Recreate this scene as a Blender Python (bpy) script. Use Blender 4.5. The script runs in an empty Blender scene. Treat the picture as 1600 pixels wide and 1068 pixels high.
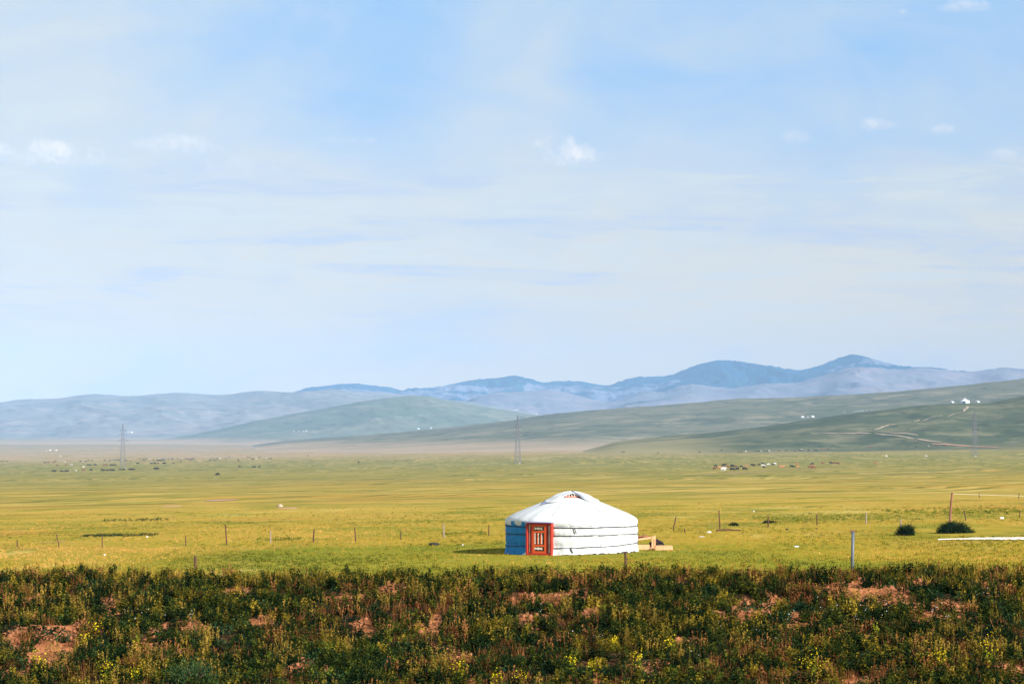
import bpy, bmesh, math, random
import numpy as np
from mathutils import Vector, Matrix
R = math.radians
random.seed(7)
rng = np.random.default_rng(11)
S = bpy.context.scene
C = S.collection

# ------------------------------------------------------------------ camera, sky, sun, exposure
F = 3800.0; HY = 680.0                      # focal length in photo pixels, horizon row
cam_d = bpy.data.cameras.new('camera'); cam = bpy.data.objects.new('camera', cam_d); C.objects.link(cam)
cam_d.sensor_width = 36; cam_d.lens = 36*F/1600; cam_d.shift_y = (HY-534)/1600
cam_d.clip_start = 0.5; cam_d.clip_end = 60000
cam.location = (0, 0, 0); cam.rotation_euler = (R(90), 0, 0)
S.camera = cam
S.view_settings.view_transform = 'Standard'; S.view_settings.look = 'None'
S.view_settings.exposure = 1.0; S.view_settings.gamma = 1

SUN_AZ, SUN_EL = 51.0, 27.0                 # azimuth to the right of straight behind the camera
sdir = Vector((math.sin(R(SUN_AZ))*math.cos(R(SUN_EL)), -math.cos(R(SUN_AZ))*math.cos(R(SUN_EL)), math.sin(R(SUN_EL))))
sl = bpy.data.lights.new('sun', 'SUN'); sl.energy = 5.0; sl.angle = R(0.5); sl.color = (1, .95, .86)
so = bpy.data.objects.new('sun', sl); C.objects.link(so)
so.rotation_euler = sdir.to_track_quat('Z', 'Y').to_euler()

class NT:
    """tiny node helper"""
    def __init__(s, tree): s.t = tree; s.n = tree.nodes; s.l = tree.links
    def new(s, ty, **kw):
        n = s.n.new(ty)
        for k, v in kw.items(): setattr(n, k, v)
        return n
    def put(s, sock, v):
        if isinstance(v, bpy.types.NodeSocket): s.l.new(v, sock)
        elif v is not None:
            if sock.type == 'RGBA' and len(v) == 3: v = (*v, 1)
            sock.default_value = v
    def m(s, op, a, b=None, c=None, clamp=False):
        n = s.new('ShaderNodeMath', operation=op); n.use_clamp = clamp
        s.put(n.inputs[0], a)
        if b is not None: s.put(n.inputs[1], b)
        if c is not None: s.put(n.inputs[2], c)
        return n.outputs[0]
    def vm(s, op, a, b):
        n = s.new('ShaderNodeVectorMath', operation=op); s.put(n.inputs[0], a); s.put(n.inputs[1], b); return n.outputs[0]
    def mix(s, f, a, b, mode='MIX'):
        n = s.new('ShaderNodeMix', data_type='RGBA', blend_type=mode)
        s.put(n.inputs[0], f); s.put(n.inputs[6], a); s.put(n.inputs[7], b); return n.outputs[2]
    def noise(s, vec, scale, detail=3, rough=.55, dist=0):
        n = s.new('ShaderNodeTexNoise'); s.put(n.inputs['Vector'], vec); n.inputs['Scale'].default_value = scale
        n.inputs['Detail'].default_value = detail; n.inputs['Roughness'].default_value = rough
        n.inputs['Distortion'].default_value = dist
        return n.outputs[0]
    def ramp(s, f, stops, interp='LINEAR'):
        n = s.new('ShaderNodeValToRGB'); r = n.color_ramp; r.interpolation = interp
        while len(r.elements) < len(stops): r.elements.new(.5)
        for e, (p, c) in zip(r.elements, stops):
            e.position = p; e.color = (*c, 1) if len(c) == 3 else c
        s.put(n.inputs[0], f); return n.outputs[0]
    def step(s, v, a, b):
        n = s.new('ShaderNodeMapRange', interpolation_type='SMOOTHSTEP'); s.put(n.inputs[0], v)
        n.inputs[1].default_value = a; n.inputs[2].default_value = b
        return n.outputs[0]

W = bpy.data.worlds.new("World"); S.world = W; W.use_nodes = True
nt = NT(W.node_tree); nt.n.clear()
sky = nt.new('ShaderNodeTexSky', sky_type='NISHITA'); sky.sun_disc = False
sky.sun_elevation = R(SUN_EL); sky.sun_rotation = R(180-SUN_AZ)
sky.altitude = 1300; sky.air_density = 1.0; sky.dust_density = 0.6; sky.ozone_density = 2.0
tc = nt.new('ShaderNodeTexCoord'); sep = nt.new('ShaderNodeSeparateXYZ'); nt.l.new(tc.outputs['Generated'], sep.inputs[0])
dX, dY, dZ = sep.outputs
def comb(x, y, z=0):
    n = nt.new('ShaderNodeCombineXYZ')
    for i, v in enumerate((x, y, z)): nt.put(n.inputs[i], v)
    return n.outputs[0]
slant = nt.m('ADD', dZ, nt.m('MULTIPLY', dX, .03))
st_n = nt.noise(comb(nt.m('MULTIPLY', dX, 9), nt.m('MULTIPLY', slant, 85), nt.m('MULTIPLY', dY, 9)), 1.0, 7, .55, .5)
big_n = nt.noise(comb(nt.m('MULTIPLY', dX, 14), nt.m('MULTIPLY', dZ, 26), nt.m('MULTIPLY', dY, 14)), 1.0, 7, .55, .5)
# thin high veil: fuller toward the horizon, thinner and patchier higher up
base = nt.ramp(dZ, [(0, (1, 1, 1)), (.07, (1,)*3), (.10, (.85,)*3), (.125, (.45,)*3), (.16, (.16,)*3), (.3, (.1,)*3), (.5, (0, 0, 0))])
lefty = nt.m('ADD', nt.m('MULTIPLY', nt.m('SUBTRACT', -.08, dX), 5, clamp=True), nt.m('MULTIPLY', nt.m('SUBTRACT', 1, nt.step(nt.m('ABSOLUTE', dX), .01, .055)), .30))
veil = nt.m('ADD', nt.m('ADD', base, nt.m('MULTIPLY', lefty, nt.step(dZ, .09, .13))), nt.m('MULTIPLY', nt.m('SUBTRACT', big_n, .5), 1.5), clamp=True)
clear = nt.mix(nt.step(dZ, .25, .6), (2.98, 5.03, 7.79), sky.outputs[0])
white = nt.mix(nt.step(dZ, .0, .12), (9.2, 6.9, 3.0), (6.4, 6.65, 6.4))
col = nt.mix(veil, clear, white)
# streaks: thin bands of slightly darker and lighter cloud between 2 and 7 degrees
band = nt.m('MULTIPLY', nt.step(dZ, .03, .07), nt.m('SUBTRACT', 1, nt.step(dZ, .1, .125)))
st2 = nt.noise(comb(nt.m('MULTIPLY', dX, 26), nt.m('MULTIPLY', nt.m('ADD', dZ, nt.m('MULTIPLY', dX, -.02)), 190), nt.m('MULTIPLY', dY, 9)), 1.0, 8, .6, .8)
dk = nt.m('MULTIPLY', nt.m('MULTIPLY', nt.step(st_n, .50, .60), nt.m('ADD', .35, nt.m('MULTIPLY', nt.step(st2, .42, .6), .65))), band)
lt = nt.m('MULTIPLY', nt.m('MULTIPLY', nt.step(nt.m('SUBTRACT', 1, st_n), .46, .6), nt.step(st2, .40, .62)), band)
col = nt.mix(nt.m('MULTIPLY', dk, .7), col, (4.96, 5.60, 6.73))
col = nt.mix(nt.m('MULTIPLY', lt, .75), col, (6.94, 7.01, 6.23))
# small cumulus puffs
cn = nt.noise(tc.outputs['Generated'], 95, 7, .6)
cn2 = nt.noise(tc.outputs['Generated'], 330, 4, .6)
for (px, py, w, h, a) in [(85, 238, 74, 24, .8), (292, 224, 84, 17, .45), (886, 236, 48, 27, .95), (1368, 192, 34, 13, .55),
                          (1470, 201, 26, 9, .4), (1236, 214, 34, 14, .25), (1567, 240, 20, 10, .4), (1410, 17, 9, 6, .5),
                          (540, 218, 40, 8, .25), (2, 231, 22, 14, .6), (1500, 8, 60, 12, .4), (380, 262, 60, 20, .25)]:
    tx = (px-800)/F; tz = (HY-py)/F; k = 1/math.sqrt(1+tx*tx+tz*tz); cx, cz = tx*k, tz*k
    w *= 1.22; h *= 1.3
    ex = nt.m('DIVIDE', nt.m('SUBTRACT', dX, cx), w/F)
    ez = nt.m('DIVIDE', nt.m('SUBTRACT', dZ, cz-.3*h/F), h/F)
    ezl = nt.m('MULTIPLY', nt.m('MINIMUM', ez, 0), 1.7)          # flatter underside
    ezu = nt.m('MAXIMUM', ez, 0)
    r2 = nt.m('ADD', nt.m('MULTIPLY', ex, ex), nt.m('ADD', nt.m('MULTIPLY', ezl, ezl), nt.m('MULTIPLY', ezu, ezu)))
    v = nt.m('ADD', nt.m('SUBTRACT', 1, r2), nt.m('MULTIPLY', nt.m('SUBTRACT', cn, .5), 3.1))
    v = nt.m('MULTIPLY', nt.step(v, .1, 1.3), nt.step(dY, 0, .1))
    tone = nt.step(nt.m('ADD', ez, nt.m('MULTIPLY', nt.m('SUBTRACT', cn2, .5), 2.5)), -.5, .7)
    cc = nt.mix(tone, (6.09, 6.52, 7.08), (9.6, 9.0, 8.2))
    col = nt.mix(nt.m('MULTIPLY', v, a), col, cc)
bg = nt.new('ShaderNodeBackground'); nt.l.new(col, bg.inputs[0]); bg.inputs[1].default_value = 0.06
wo = nt.new('ShaderNodeOutputWorld'); nt.l.new(bg.outputs[0], wo.inputs[0])

# ------------------------------------------------------------------ numeric noise
def _h(ix, iy, seed):
    n = (ix.astype(np.int64)*374761393 + iy.astype(np.int64)*668265263 + seed*1442695041) & 0xffffffff
    n = ((n ^ (n >> 13))*1274126177) & 0xffffffff
    return ((n ^ (n >> 16)) & 0xffffff)/float(0xffffff)
def vn(x, y, seed=0):
    x = np.asarray(x, float); y = np.asarray(y, float)
    ix = np.floor(x); iy = np.floor(y); fx = x-ix; fy = y-iy
    fx = fx*fx*fx*(fx*(fx*6-15)+10); fy = fy*fy*fy*(fy*(fy*6-15)+10)
    a = _h(ix, iy, seed); b = _h(ix+1, iy, seed); c = _h(ix, iy+1, seed); d = _h(ix+1, iy+1, seed)
    return (a+(b-a)*fx)*(1-fy) + (c+(d-c)*fx)*fy - .5
def fbm(x, y, seed=0, o=4, g=.5):
    s = 0; a = 1.0
    for k in range(o):
        s = s + a*vn(x*2**k+17.3*k, y*2**k-9.1*k, seed+k); a *= g
    return s
def ss(x, a, b):
    t = np.clip((x-a)/(b-a), 0, 1); return t*t*(3-2*t)

# ------------------------------------------------------------------ terrain heights (camera is at z = 0)
LD = np.log(np.array([1, 58, 104, 115, 150, 200, 300, 400, 800, 1600, 2500, 4000, 6000, 9000, 14000, 30000.]))
LZ = np.array([-5.6, -5.5, -5.48, -5.54, -5.63, -5.95, -7.1, -8.4, -13.2, -18.6, -19.2, -20, -20, -20, -20, -25.])
def G(x, y):
    x = np.asarray(x, float); y = np.asarray(y, float)
    r = np.maximum(np.hypot(x, y), 1.0)
    z = np.interp(np.log(r), LD, LZ)
    z = z + .0125*x*(1-ss(r, 2500, 7000))*ss(r, 60, 108)*np.where(np.abs(x) > 700, 700/np.maximum(np.abs(x), 1), 1)
    z = z + .35*fbm(x/55, y/55, 3, 2)*ss(r, 150, 330) + 1.6*fbm(x/420, y/420, 5, 2)*ss(r, 900, 2200)
    z = z + .05*fbm(x/6, y/6, 8, 2)*ss(r, 60, 100)*(1-ss(r, 200, 300))
    return z
def bank(x, y):
    crest = -2.87 + .10*vn(x/3.1, 0*x, 21) + .05*vn(x/1.1, 0*x, 22) + .0035*np.clip(x, -20, 20)
    yc = 50 + .8*vn(x/5, 0*x+3, 23)
    f = crest + (y-yc)*.150
    b = crest - (y-yc)*.36
    k = .35                                         # rounded shoulder
    top = np.minimum(f, b) - k*.16*np.exp(-((y-yc)/1.2)**2)
    bump = .16*fbm(x/1.7, y/1.4, 31, 3) + .05*fbm(x/.45, y/.4, 35, 2)
    z = top + bump*ss(-(y-yc), -1, 1.5)
    return np.maximum(z, -5.75 - .02*np.abs(y-yc)*0)

HILLS = [
 dict(n='green_slope', d0=2150, dc=3050, seed=51, amp=.16, rough=.3, p=1.0, crest=[(900,694),(940,691),(1000,684),(1100,675),(1200,664),(1262,655),(1370,640),(1440,632),(1485,629.5),(1540,628.5),(1600,617),(1700,600)]),
 dict(n='green_ridge', d0=2700, dc=5200, seed=61, amp=.16, rough=.5, p=1.15, crest=[(380,694),(430,690),(500,684),(600,676),(700,667),(800,655),(850,647),(920,641),(1000,635),(1100,628),(1160,623),(1210,622),(1290,619),(1400,612),(1500,604),(1560,597),(1620,590),(1720,578)]),
 dict(n='middle_hill', d0=5300, dc=7600, seed=71, amp=.22, rough=.5, p=1.1, crest=[(-200,684),(250,684),(330,672),(400,656),(470,644),(530,634),(590,624),(640,618.5),(665,618.5),(700,625),(760,636),(820,645),(900,656),(980,668)]),
 dict(n='left_hills', d0=6300, dc=10500, seed=81, amp=.26, rough=.8, p=1.0, crest=[(-200,660),(-80,646),(0,629),(30,625),(60,625),(90,624),(125,618),(155,615.5),(180,619),(200,620),(240,616),(283,613.5),(315,617),(342,620),(370,616),(400,611.5),(430,615),(470,611),(520,607),(560,612),(640,618),(720,626),(800,640),(880,655),(960,680)]),
 dict(n='bald_hills', d0=8800, dc=12500, seed=91, amp=.22, rough=1.0, p=1.05, crest=[(620,655),(680,640),(720,628),(770,614),(815,611),(868,609),(905,618),(950,629),(1008,608.5),(1030,613),(1080,597.5),(1110,605),(1140,609),(1180,600),(1240,598),(1290,586),(1325,575),(1370,574),(1405,577),(1440,574),(1490,581),(1520,583),(1550,577),(1572,574.5),(1600,578),(1700,586)]),
 dict(n='forested_mountains', d0=12600, dc=16000, seed=101, amp=.48, rough=1.6, p=.9, crest=[(380,640),(440,616),(480,609),(510,607),(545,602.5),(572,601.5),(600,606),(622,609),(650,608),(690,603),(720,596),(750,591),(790,590),(806,589.5),(825,594),(848,597.5),(880,594),(915,595.5),(950,604.5),(975,593),(998,587),(1022,588),(1055,586.5),(1090,576),(1122,569),(1145,566),(1170,569),(1205,571),(1240,577.5),(1275,573),(1310,562),(1335,557),(1360,563),(1385,570),(1420,573),(1470,575),(1510,581),(1560,583),(1600,575),(1700,590)]),
]
def lift(h, x, y):
    x = np.asarray(x, float); y = np.asarray(y, float)
    t = x/np.maximum(y, 1); px = 800+F*t
    cp = np.array(h['crest'], float)
    jag = h['rough']*(vn(px/7, 0*px, h['seed'])+.6*vn(px/3, 0*px, h['seed']+1)+1.4*vn(px/24, 0*px, h['seed']+2))
    s = (y-h['d0'])/(h['dc']-h['d0'])
    off_ = np.clip(1-s, 0, 1)
    pw = px + off_*(120*vn(x/900, y/900, h['seed']+9)+70*vn(x/350, y/350, h['seed']+10))
    wd_ = 14+60*off_
    cy = sum(wt*np.interp(pw+k*wd_, cp[:, 0], cp[:, 1]) for k, wt in ((-1, .1), (-.5, .2), (0, .4), (.5, .2), (1, .1)))
    cy = cy + jag*ss(s, .80, .98)
    cy = cy + (ss(px, 1640, 1990) + 1-ss(px, -390, -60))*110
    zc = -(cy-HY)*h['dc']/F
    gz = G(t*h['dc'], np.full_like(t, h['dc']))
    L = np.maximum(zc-gz, 0)
    if cp[0, 0] > -100: L = L*ss(px, cp[0, 0]-10, cp[0, 0]+70)
    if cp[-1, 0] < 1300: L = L*(1-ss(px, cp[-1, 0]-70, cp[-1, 0]+10))
    sc = (h['dc']-h['d0'])/3.2
    rn = 1-2*np.abs(fbm(x/sc*1.6+.5*y/sc, y/sc*.75, h['seed']+5, 6, .55))
    front = ss(s, 0, 1)**h['p']
    back = 1-ss(s, 1, 2.2)
    prof = np.where(s < 1, front, back)
    rel = L*h['amp']*(rn-.62)*np.clip(s, 0, 1)*np.clip(1-s, 0, 1)*3.2
    return L*prof + rel
def HZ(h, x, y): return G(x, y) + lift(h, x, y) - 1.2
def H(x, y):
    z = G(x, y)
    ym = float(np.max(y))
    for h in HILLS:
        if ym > h['d0']: z = np.maximum(z, HZ(h, x, y))
    return z
_ys = np.geomspace(60, 17000, 2600)
def cast(px, py, y0=60):
    """point of the ground seen along a direction (world position, metres)"""
    t = (px-800)/F; m = -(py-HY)/F
    ys = _ys[_ys >= y0]
    d = H(t*ys, ys) - m*ys
    i = np.argmax(d > 0)
    if not (d > 0).any(): i = len(ys)-1
    y = ys[i]
    if i > 0:
        a, b = ys[i-1], ys[i]
        for _ in range(9):
            c = (a+b)/2
            if float(H(np.array([t*c]), np.array([c]))[0]) > m*c: b = c
            else: a = c
        y = b
    return Vector((t*y, y, float(H(np.array([t*y]), np.array([y]))[0])))
def ground_at(x, y): return float(H(np.array([x]), np.array([y]))[0])

# ------------------------------------------------------------------ object helpers
def link(o, parent=None):
    C.objects.link(o)
    if parent: o.parent = parent
    return o
def tag(o, label=None, cat=None, group=None, kind=None):
    for k, v in (('label', label), ('category', cat), ('group', group), ('kind', kind)):
        if v: o[k] = v
    return o
def empty(name, loc, rz=0):
    o = bpy.data.objects.new(name, None); o.empty_display_size = .3
    o.location = loc; o.rotation_euler = (0, 0, rz); return link(o)
def mesh_np(name, V, Fq, mat, parent=None, smooth=False, attr=None):
    me = bpy.data.meshes.new(name); V = np.asarray(V, np.float32); Fq = np.asarray(Fq, np.int32)
    me.vertices.add(len(V)); me.vertices.foreach_set('co', V.ravel())
    k = Fq.shape[1]
    me.loops.add(Fq.size); me.loops.foreach_set('vertex_index', Fq.ravel())
    me.polygons.add(len(Fq)); me.polygons.foreach_set('loop_start', np.arange(len(Fq), dtype=np.int32)*k)
    me.polygons.foreach_set('loop_total', np.full(len(Fq), k, np.int32))
    if smooth: me.polygons.foreach_set('use_smooth', np.ones(len(Fq), bool))
    me.update(calc_edges=True)
    if attr:
        for nm, a in attr.items():
            at = me.attributes.new(nm, 'FLOAT', 'FACE'); at.data.foreach_set('value', np.asarray(a, np.float32))
    me.materials.append(mat)
    return link(bpy.data.objects.new(name, me), parent)
def quads(name, Q, mat, parent=None, rnd=None):
    n = len(Q)
    return mesh_np(name, Q.reshape(-1, 3), np.arange(n*4).reshape(n, 4), mat, parent, False, {'rnd': rnd} if rnd is not None else None)
class MB:
    def __init__(s): s.v = []; s.f = []
    def add(s, vs, fs):
        o = len(s.v); s.v += [tuple(v) for v in vs]; s.f += [tuple(i+o for i in f) for f in fs]; return s
    def box(s, c, d, M=None, taper=1):
        x, y, z = d[0]/2, d[1]/2, d[2]/2
        vs = [Vector((sx*x*(taper if sz > 0 else 1), sy*y*(taper if sz > 0 else 1), sz*z)) for sz in (-1, 1) for sy in (-1, 1) for sx in (-1, 1)]
        if M: vs = [M @ v for v in vs]
        vs = [v+Vector(c) for v in vs]
        return s.add(vs, [(0, 2, 3, 1), (4, 5, 7, 6), (0, 1, 5, 4), (2, 6, 7, 3), (0, 4, 6, 2), (1, 3, 7, 5)])
    def tube(s, pts, rs, n=8, cap=True):
        pts = [Vector(p) for p in pts]
        if not hasattr(rs, '__len__'): rs = [rs]*len(pts)
        vs = []; fs = []
        for i, p in enumerate(pts):
            d = (pts[min(i+1, len(pts)-1)]-pts[max(i-1, 0)]).normalized()
            a = d.cross(Vector((0, 0, 1)) if abs(d.z) < .9 else Vector((0, 1, 0))).normalized(); b = d.cross(a)
            for k in range(n):
                an = 2*math.pi*k/n; vs.append(p+(a*math.cos(an)+b*math.sin(an))*rs[i])
        for i in range(len(pts)-1):
            for k in range(n):
                fs.append((i*n+k, i*n+(k+1) % n, (i+1)*n+(k+1) % n, (i+1)*n+k))
        if cap: fs += [tuple(range(n-1, -1, -1)), tuple((len(pts)-1)*n+k for k in range(n))]
        return s.add(vs, fs)
    def build(s, name, mat, parent=None, smooth=False, bevel=0):
        me = bpy.data.meshes.new(name); me.from_pydata(s.v, [], s.f)
        bm = bmesh.new(); bm.from_mesh(me)
        bmesh.ops.recalc_face_normals(bm, faces=bm.faces)
        if bevel: bmesh.ops.bevel(bm, geom=bm.edges, offset=bevel, segments=1, affect='EDGES')
        bm.to_mesh(me); bm.free()
        if smooth: me.polygons.foreach_set('use_smooth', [True]*len(me.polygons))
        me.materials.append(mat); me.update()
        return link(bpy.data.objects.new(name, me), parent)

# ------------------------------------------------------------------ materials
def mat(name, color=(.5,)*3, rough=.85, var=.0, vscale=3.0, bump=0, bscale=20, spec=.3, trans=0):
    m = bpy.data.materials.new(name); m.use_nodes = True; t = NT(m.node_tree); p = t.n['Principled BSDF']
    p.inputs['Roughness'].default_value = rough; p.inputs['Specular IOR Level'].default_value = spec
    oc = t.new('ShaderNodeTexCoord').outputs['Object']
    nz = t.noise(oc, vscale, 4, .6)
    t.put(p.inputs['Base Color'], t.mix(nz, tuple(c*(1-var) for c in color), tuple(min(1, c*(1+var)) for c in color)))
    if bump:
        b = t.new('ShaderNodeBump'); b.inputs['Strength'].default_value = bump; b.inputs['Distance'].default_value = .02
        t.l.new(t.noise(oc, bscale, 4, .6), b.inputs['Height']); t.l.new(b.outputs[0], p.inputs['Normal'])
    return m
def leaf_mat(name, stops, trans=.25):
    m = bpy.data.materials.new(name); m.use_nodes = True; t = NT(m.node_tree); t.n.remove(t.n['Principled BSDF'])
    a = t.new('ShaderNodeAttribute', attribute_name='rnd', attribute_type='GEOMETRY')
    c = t.ramp(a.outputs['Fac'], stops)
    d = t.new('ShaderNodeBsdfDiffuse'); t.l.new(c, d.inputs[0])
    tr = t.new('ShaderNodeBsdfTranslucent'); t.l.new(t.mix(1, c, (1.0, 1.0, .55), 'MULTIPLY'), tr.inputs[0])
    mx = t.new('ShaderNodeMixShader'); mx.inputs[0].default_value = trans
    t.l.new(d.outputs[0], mx.inputs[1]); t.l.new(tr.outputs[0], mx.inputs[2])
    t.l.new(mx.outputs[0], t.n['Material Output'].inputs[0]); return m

def terrain_mat(name, kind):
    m = bpy.data.materials.new(name); m.use_nodes = True; t = NT(m.node_tree); p = t.n['Principled BSDF']
    p.inputs['Roughness'].default_value = 1; p.inputs['Specular IOR Level'].default_value = 0
    pos = t.new('ShaderNodeNewGeometry').outputs['Position']
    sp = t.new('ShaderNodeSeparateXYZ'); t.l.new(pos, sp.inputs[0]); X, Y, Z = sp.outputs
    n_big = t.noise(pos, 1/420., 4, .6); n_mid = t.noise(pos, 1/60., 5, .6, .3)
    n_sm = t.noise(pos, 1/9., 5, .65); n_fine = t.noise(pos, 1.3, 5, .7)
    def flat(*sc):
        n = t.new('ShaderNodeMapping'); t.put(n.inputs['Vector'], pos); n.inputs['Scale'].default_value = sc; return n.outputs[0]
    if kind == 'ground':
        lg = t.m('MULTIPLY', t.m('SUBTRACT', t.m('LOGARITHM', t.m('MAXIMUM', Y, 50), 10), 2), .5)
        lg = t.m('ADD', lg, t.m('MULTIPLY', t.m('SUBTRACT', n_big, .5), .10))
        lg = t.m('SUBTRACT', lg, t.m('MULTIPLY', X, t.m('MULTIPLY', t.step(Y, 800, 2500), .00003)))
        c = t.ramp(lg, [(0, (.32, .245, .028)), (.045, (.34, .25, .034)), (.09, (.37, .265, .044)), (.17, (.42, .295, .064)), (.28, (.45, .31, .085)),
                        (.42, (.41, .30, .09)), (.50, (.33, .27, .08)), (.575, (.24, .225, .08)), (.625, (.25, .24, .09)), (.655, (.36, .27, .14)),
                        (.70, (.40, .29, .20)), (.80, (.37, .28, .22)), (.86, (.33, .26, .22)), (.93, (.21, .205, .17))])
        # grass that grows greener and browner in patches
        c = t.mix(t.m('MULTIPLY', t.step(n_mid, .50, .62), .55), c, (.20, .20, .035))
        c = t.mix(t.m('MULTIPLY', t.step(t.noise(flat(1/22., 1/26., 7), 1, 5, .65), .55, .64), .65), c, (.155, .165, .030))
        c = t.mix(t.m('MULTIPLY', t.step(t.noise(flat(1/40., 1/40., 9), 1, 5, .65), .58, .66), .6), c, (.52, .40, .12))
        c = t.mix(t.m('MULTIPLY', t.m('MULTIPLY', t.step(t.noise(flat(1/11., 1/13., 11), 1, 4, .6), .63, .70), .8), t.step(Y, 60, 200)), c, (.07, .085, .02))
        c = t.mix(t.m('MULTIPLY', t.step(t.noise(flat(1/130., 1/55., 0), 1, 5, .6), .56, .68), .65), c, (.13, .15, .03))
        c = t.mix(t.m('MULTIPLY', t.step(t.noise(flat(1/60., 1/34., 1), 1, 4, .6), .54, .62), .75), c, (.44, .245, .055))
        # long bands of ranker and drier grass, shading of swells and hollows painted in
        far1 = t.step(Y, 170, 320); far2 = t.m('MULTIPLY', t.step(Y, 420, 800), t.m('SUBTRACT', 1, t.step(Y, 1900, 2700)))
        farx = t.m('SUBTRACT', 1, t.step(Y, 1900, 2900)); far1 = t.m('MULTIPLY', far1, farx)
        w1 = t.noise(flat(1/16., 1/34., 21), 1, 4, .6); w2 = t.noise(flat(1/42., 1/130., 22), 1, 4, .6); w3 = t.noise(flat(1/30., 1/90., 23), 1, 4, .6); w4 = t.noise(flat(1/110., 1/300., 24), 1, 4, .55)
        c = t.mix(t.m('MULTIPLY', t.m('MULTIPLY', t.step(w1, .50, .60), .6), far1), c, (.20, .185, .045))
        c = t.mix(t.m('MULTIPLY', t.m('MULTIPLY', t.step(w3, .52, .57), .85), far1), c, (.17, .17, .045))
        c = t.mix(t.m('MULTIPLY', t.m('MULTIPLY', t.step(t.m('SUBTRACT', 1, w3), .56, .62), .5), far1), c, (.55, .43, .15))
        c = t.mix(t.m('MULTIPLY', t.m('MULTIPLY', t.step(w2, .51, .56), .8), far2), c, (.16, .165, .055))
        c = t.mix(t.m('MULTIPLY', t.m('MULTIPLY', t.step(w4, .53, .58), .55), far2), c, (.15, .16, .065))
        c = t.mix(t.m('MULTIPLY', t.m('MULTIPLY', t.step(t.m('SUBTRACT', 1, w4), .54, .6), .4), far2), c, (.50, .37, .19))
        c = t.mix(t.m('MULTIPLY', t.m('MULTIPLY', t.step(w1, .58, .64), .85), far1), c, (.075, .09, .03))
        c = t.mix(t.m('MULTIPLY', t.step(n_sm, .50, .66), .6), c, (.12, .165, .018))
        c = t.mix(t.m('MULTIPLY', t.step(t.noise(flat(1/14., 1/6., 3), 1, 4, .6), .57, .66), .55), c, (.42, .27, .06))
        c = t.mix(t.m('MULTIPLY', t.step(n_fine, .50, .72), .55), c, (.10, .125, .015))
        gz_ = t.m('MULTIPLY', t.m('MULTIPLY', t.step(X, -17, -7), t.m('SUBTRACT', 1, t.step(X, 10, 22))), t.m('SUBTRACT', 1, t.step(Y, 114, 136)))
        gz_ = t.step(t.m('ADD', gz_, t.m('MULTIPLY', t.m('SUBTRACT', n_sm, .5), 2.0)), .35, .8)
        c = t.mix(t.m('MULTIPLY', gz_, .5), c, (.19, .205, .02))
        c = t.mix(t.m('MULTIPLY', t.step(t.noise(flat(1.9, 1.9, 5), 1, 3, .6), .58, .7), .4), c, (.50, .36, .10))
    elif kind == 'bank':
        c = t.mix(t.step(n_fine, .35, .65), (.26, .095, .04), (.54, .215, .09))
        c = t.mix(t.m('MULTIPLY', t.step(t.noise(pos, 6, 4, .7), .5, .62), .6), c, (.16, .075, .035))
        litter = t.mix(t.step(t.noise(pos, 2.2, 5, .7), .4, .65), (.018, .014, .008), (.11, .055, .026))
        at = t.new('ShaderNodeAttribute', attribute_name='bare', attribute_type='GEOMETRY')
        bf = t.step(t.m('ADD', at.outputs['Fac'], t.m('MULTIPLY', t.m('SUBTRACT', t.noise(pos, 2.6, 4, .65), .5), 1.2)), .35, .6)
        c = t.mix(bf, litter, c)
        c = t.mix(t.step(Y, 51, 54), c, (.22, .2, .03))
        b = t.new('ShaderNodeBump'); b.inputs['Strength'].default_value = 1; b.inputs['Distance'].default_value = .16
        t.l.new(t.noise(pos, 5, 5, .7), b.inputs['Height']); t.l.new(b.outputs[0], p.inputs['Normal'])
    else:
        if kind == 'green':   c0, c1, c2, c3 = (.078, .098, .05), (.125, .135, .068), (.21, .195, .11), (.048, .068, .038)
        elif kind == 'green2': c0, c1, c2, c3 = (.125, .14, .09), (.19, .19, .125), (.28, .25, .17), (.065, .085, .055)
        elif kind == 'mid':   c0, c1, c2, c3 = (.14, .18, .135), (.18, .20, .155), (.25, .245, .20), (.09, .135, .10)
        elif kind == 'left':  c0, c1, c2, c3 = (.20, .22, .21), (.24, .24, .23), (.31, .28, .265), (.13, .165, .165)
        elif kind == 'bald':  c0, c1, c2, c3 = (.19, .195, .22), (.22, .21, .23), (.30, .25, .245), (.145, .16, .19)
        else:                 c0, c1, c2, c3 = (.004, .05, .095), (.008, .066, .11), (.025, .085, .10), (.003, .03, .055)  # blue of the far haze mixed into the forest colours
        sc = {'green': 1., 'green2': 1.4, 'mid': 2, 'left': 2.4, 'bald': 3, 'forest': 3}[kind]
        a = t.noise(flat(1/(300.*sc), 1/(230.*sc), 0), 1, 6, .65, .4)
        b_ = t.noise(flat(1/(75.*sc), 1/(90.*sc), 1/(40.*sc)), 1, 5, .7)
        c = t.mix(t.step(a, .38, .62), c0, c1)
        c = t.mix(t.m('MULTIPLY', t.step(b_, .50, .62), .8), c, c2)
        c = t.mix(t.m('MULTIPLY', t.step(t.noise(flat(1/(170.*sc), 1/(120.*sc), 5), 1, 5, .65), .51, .6), .85), c, c3)
        c = t.mix(t.m('MULTIPLY', t.step(t.noise(flat(1/(26.*sc), 1/(60.*sc), 1/(20.*sc)), 1, 4, .65), .54, .64), .6), c, c3)
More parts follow.
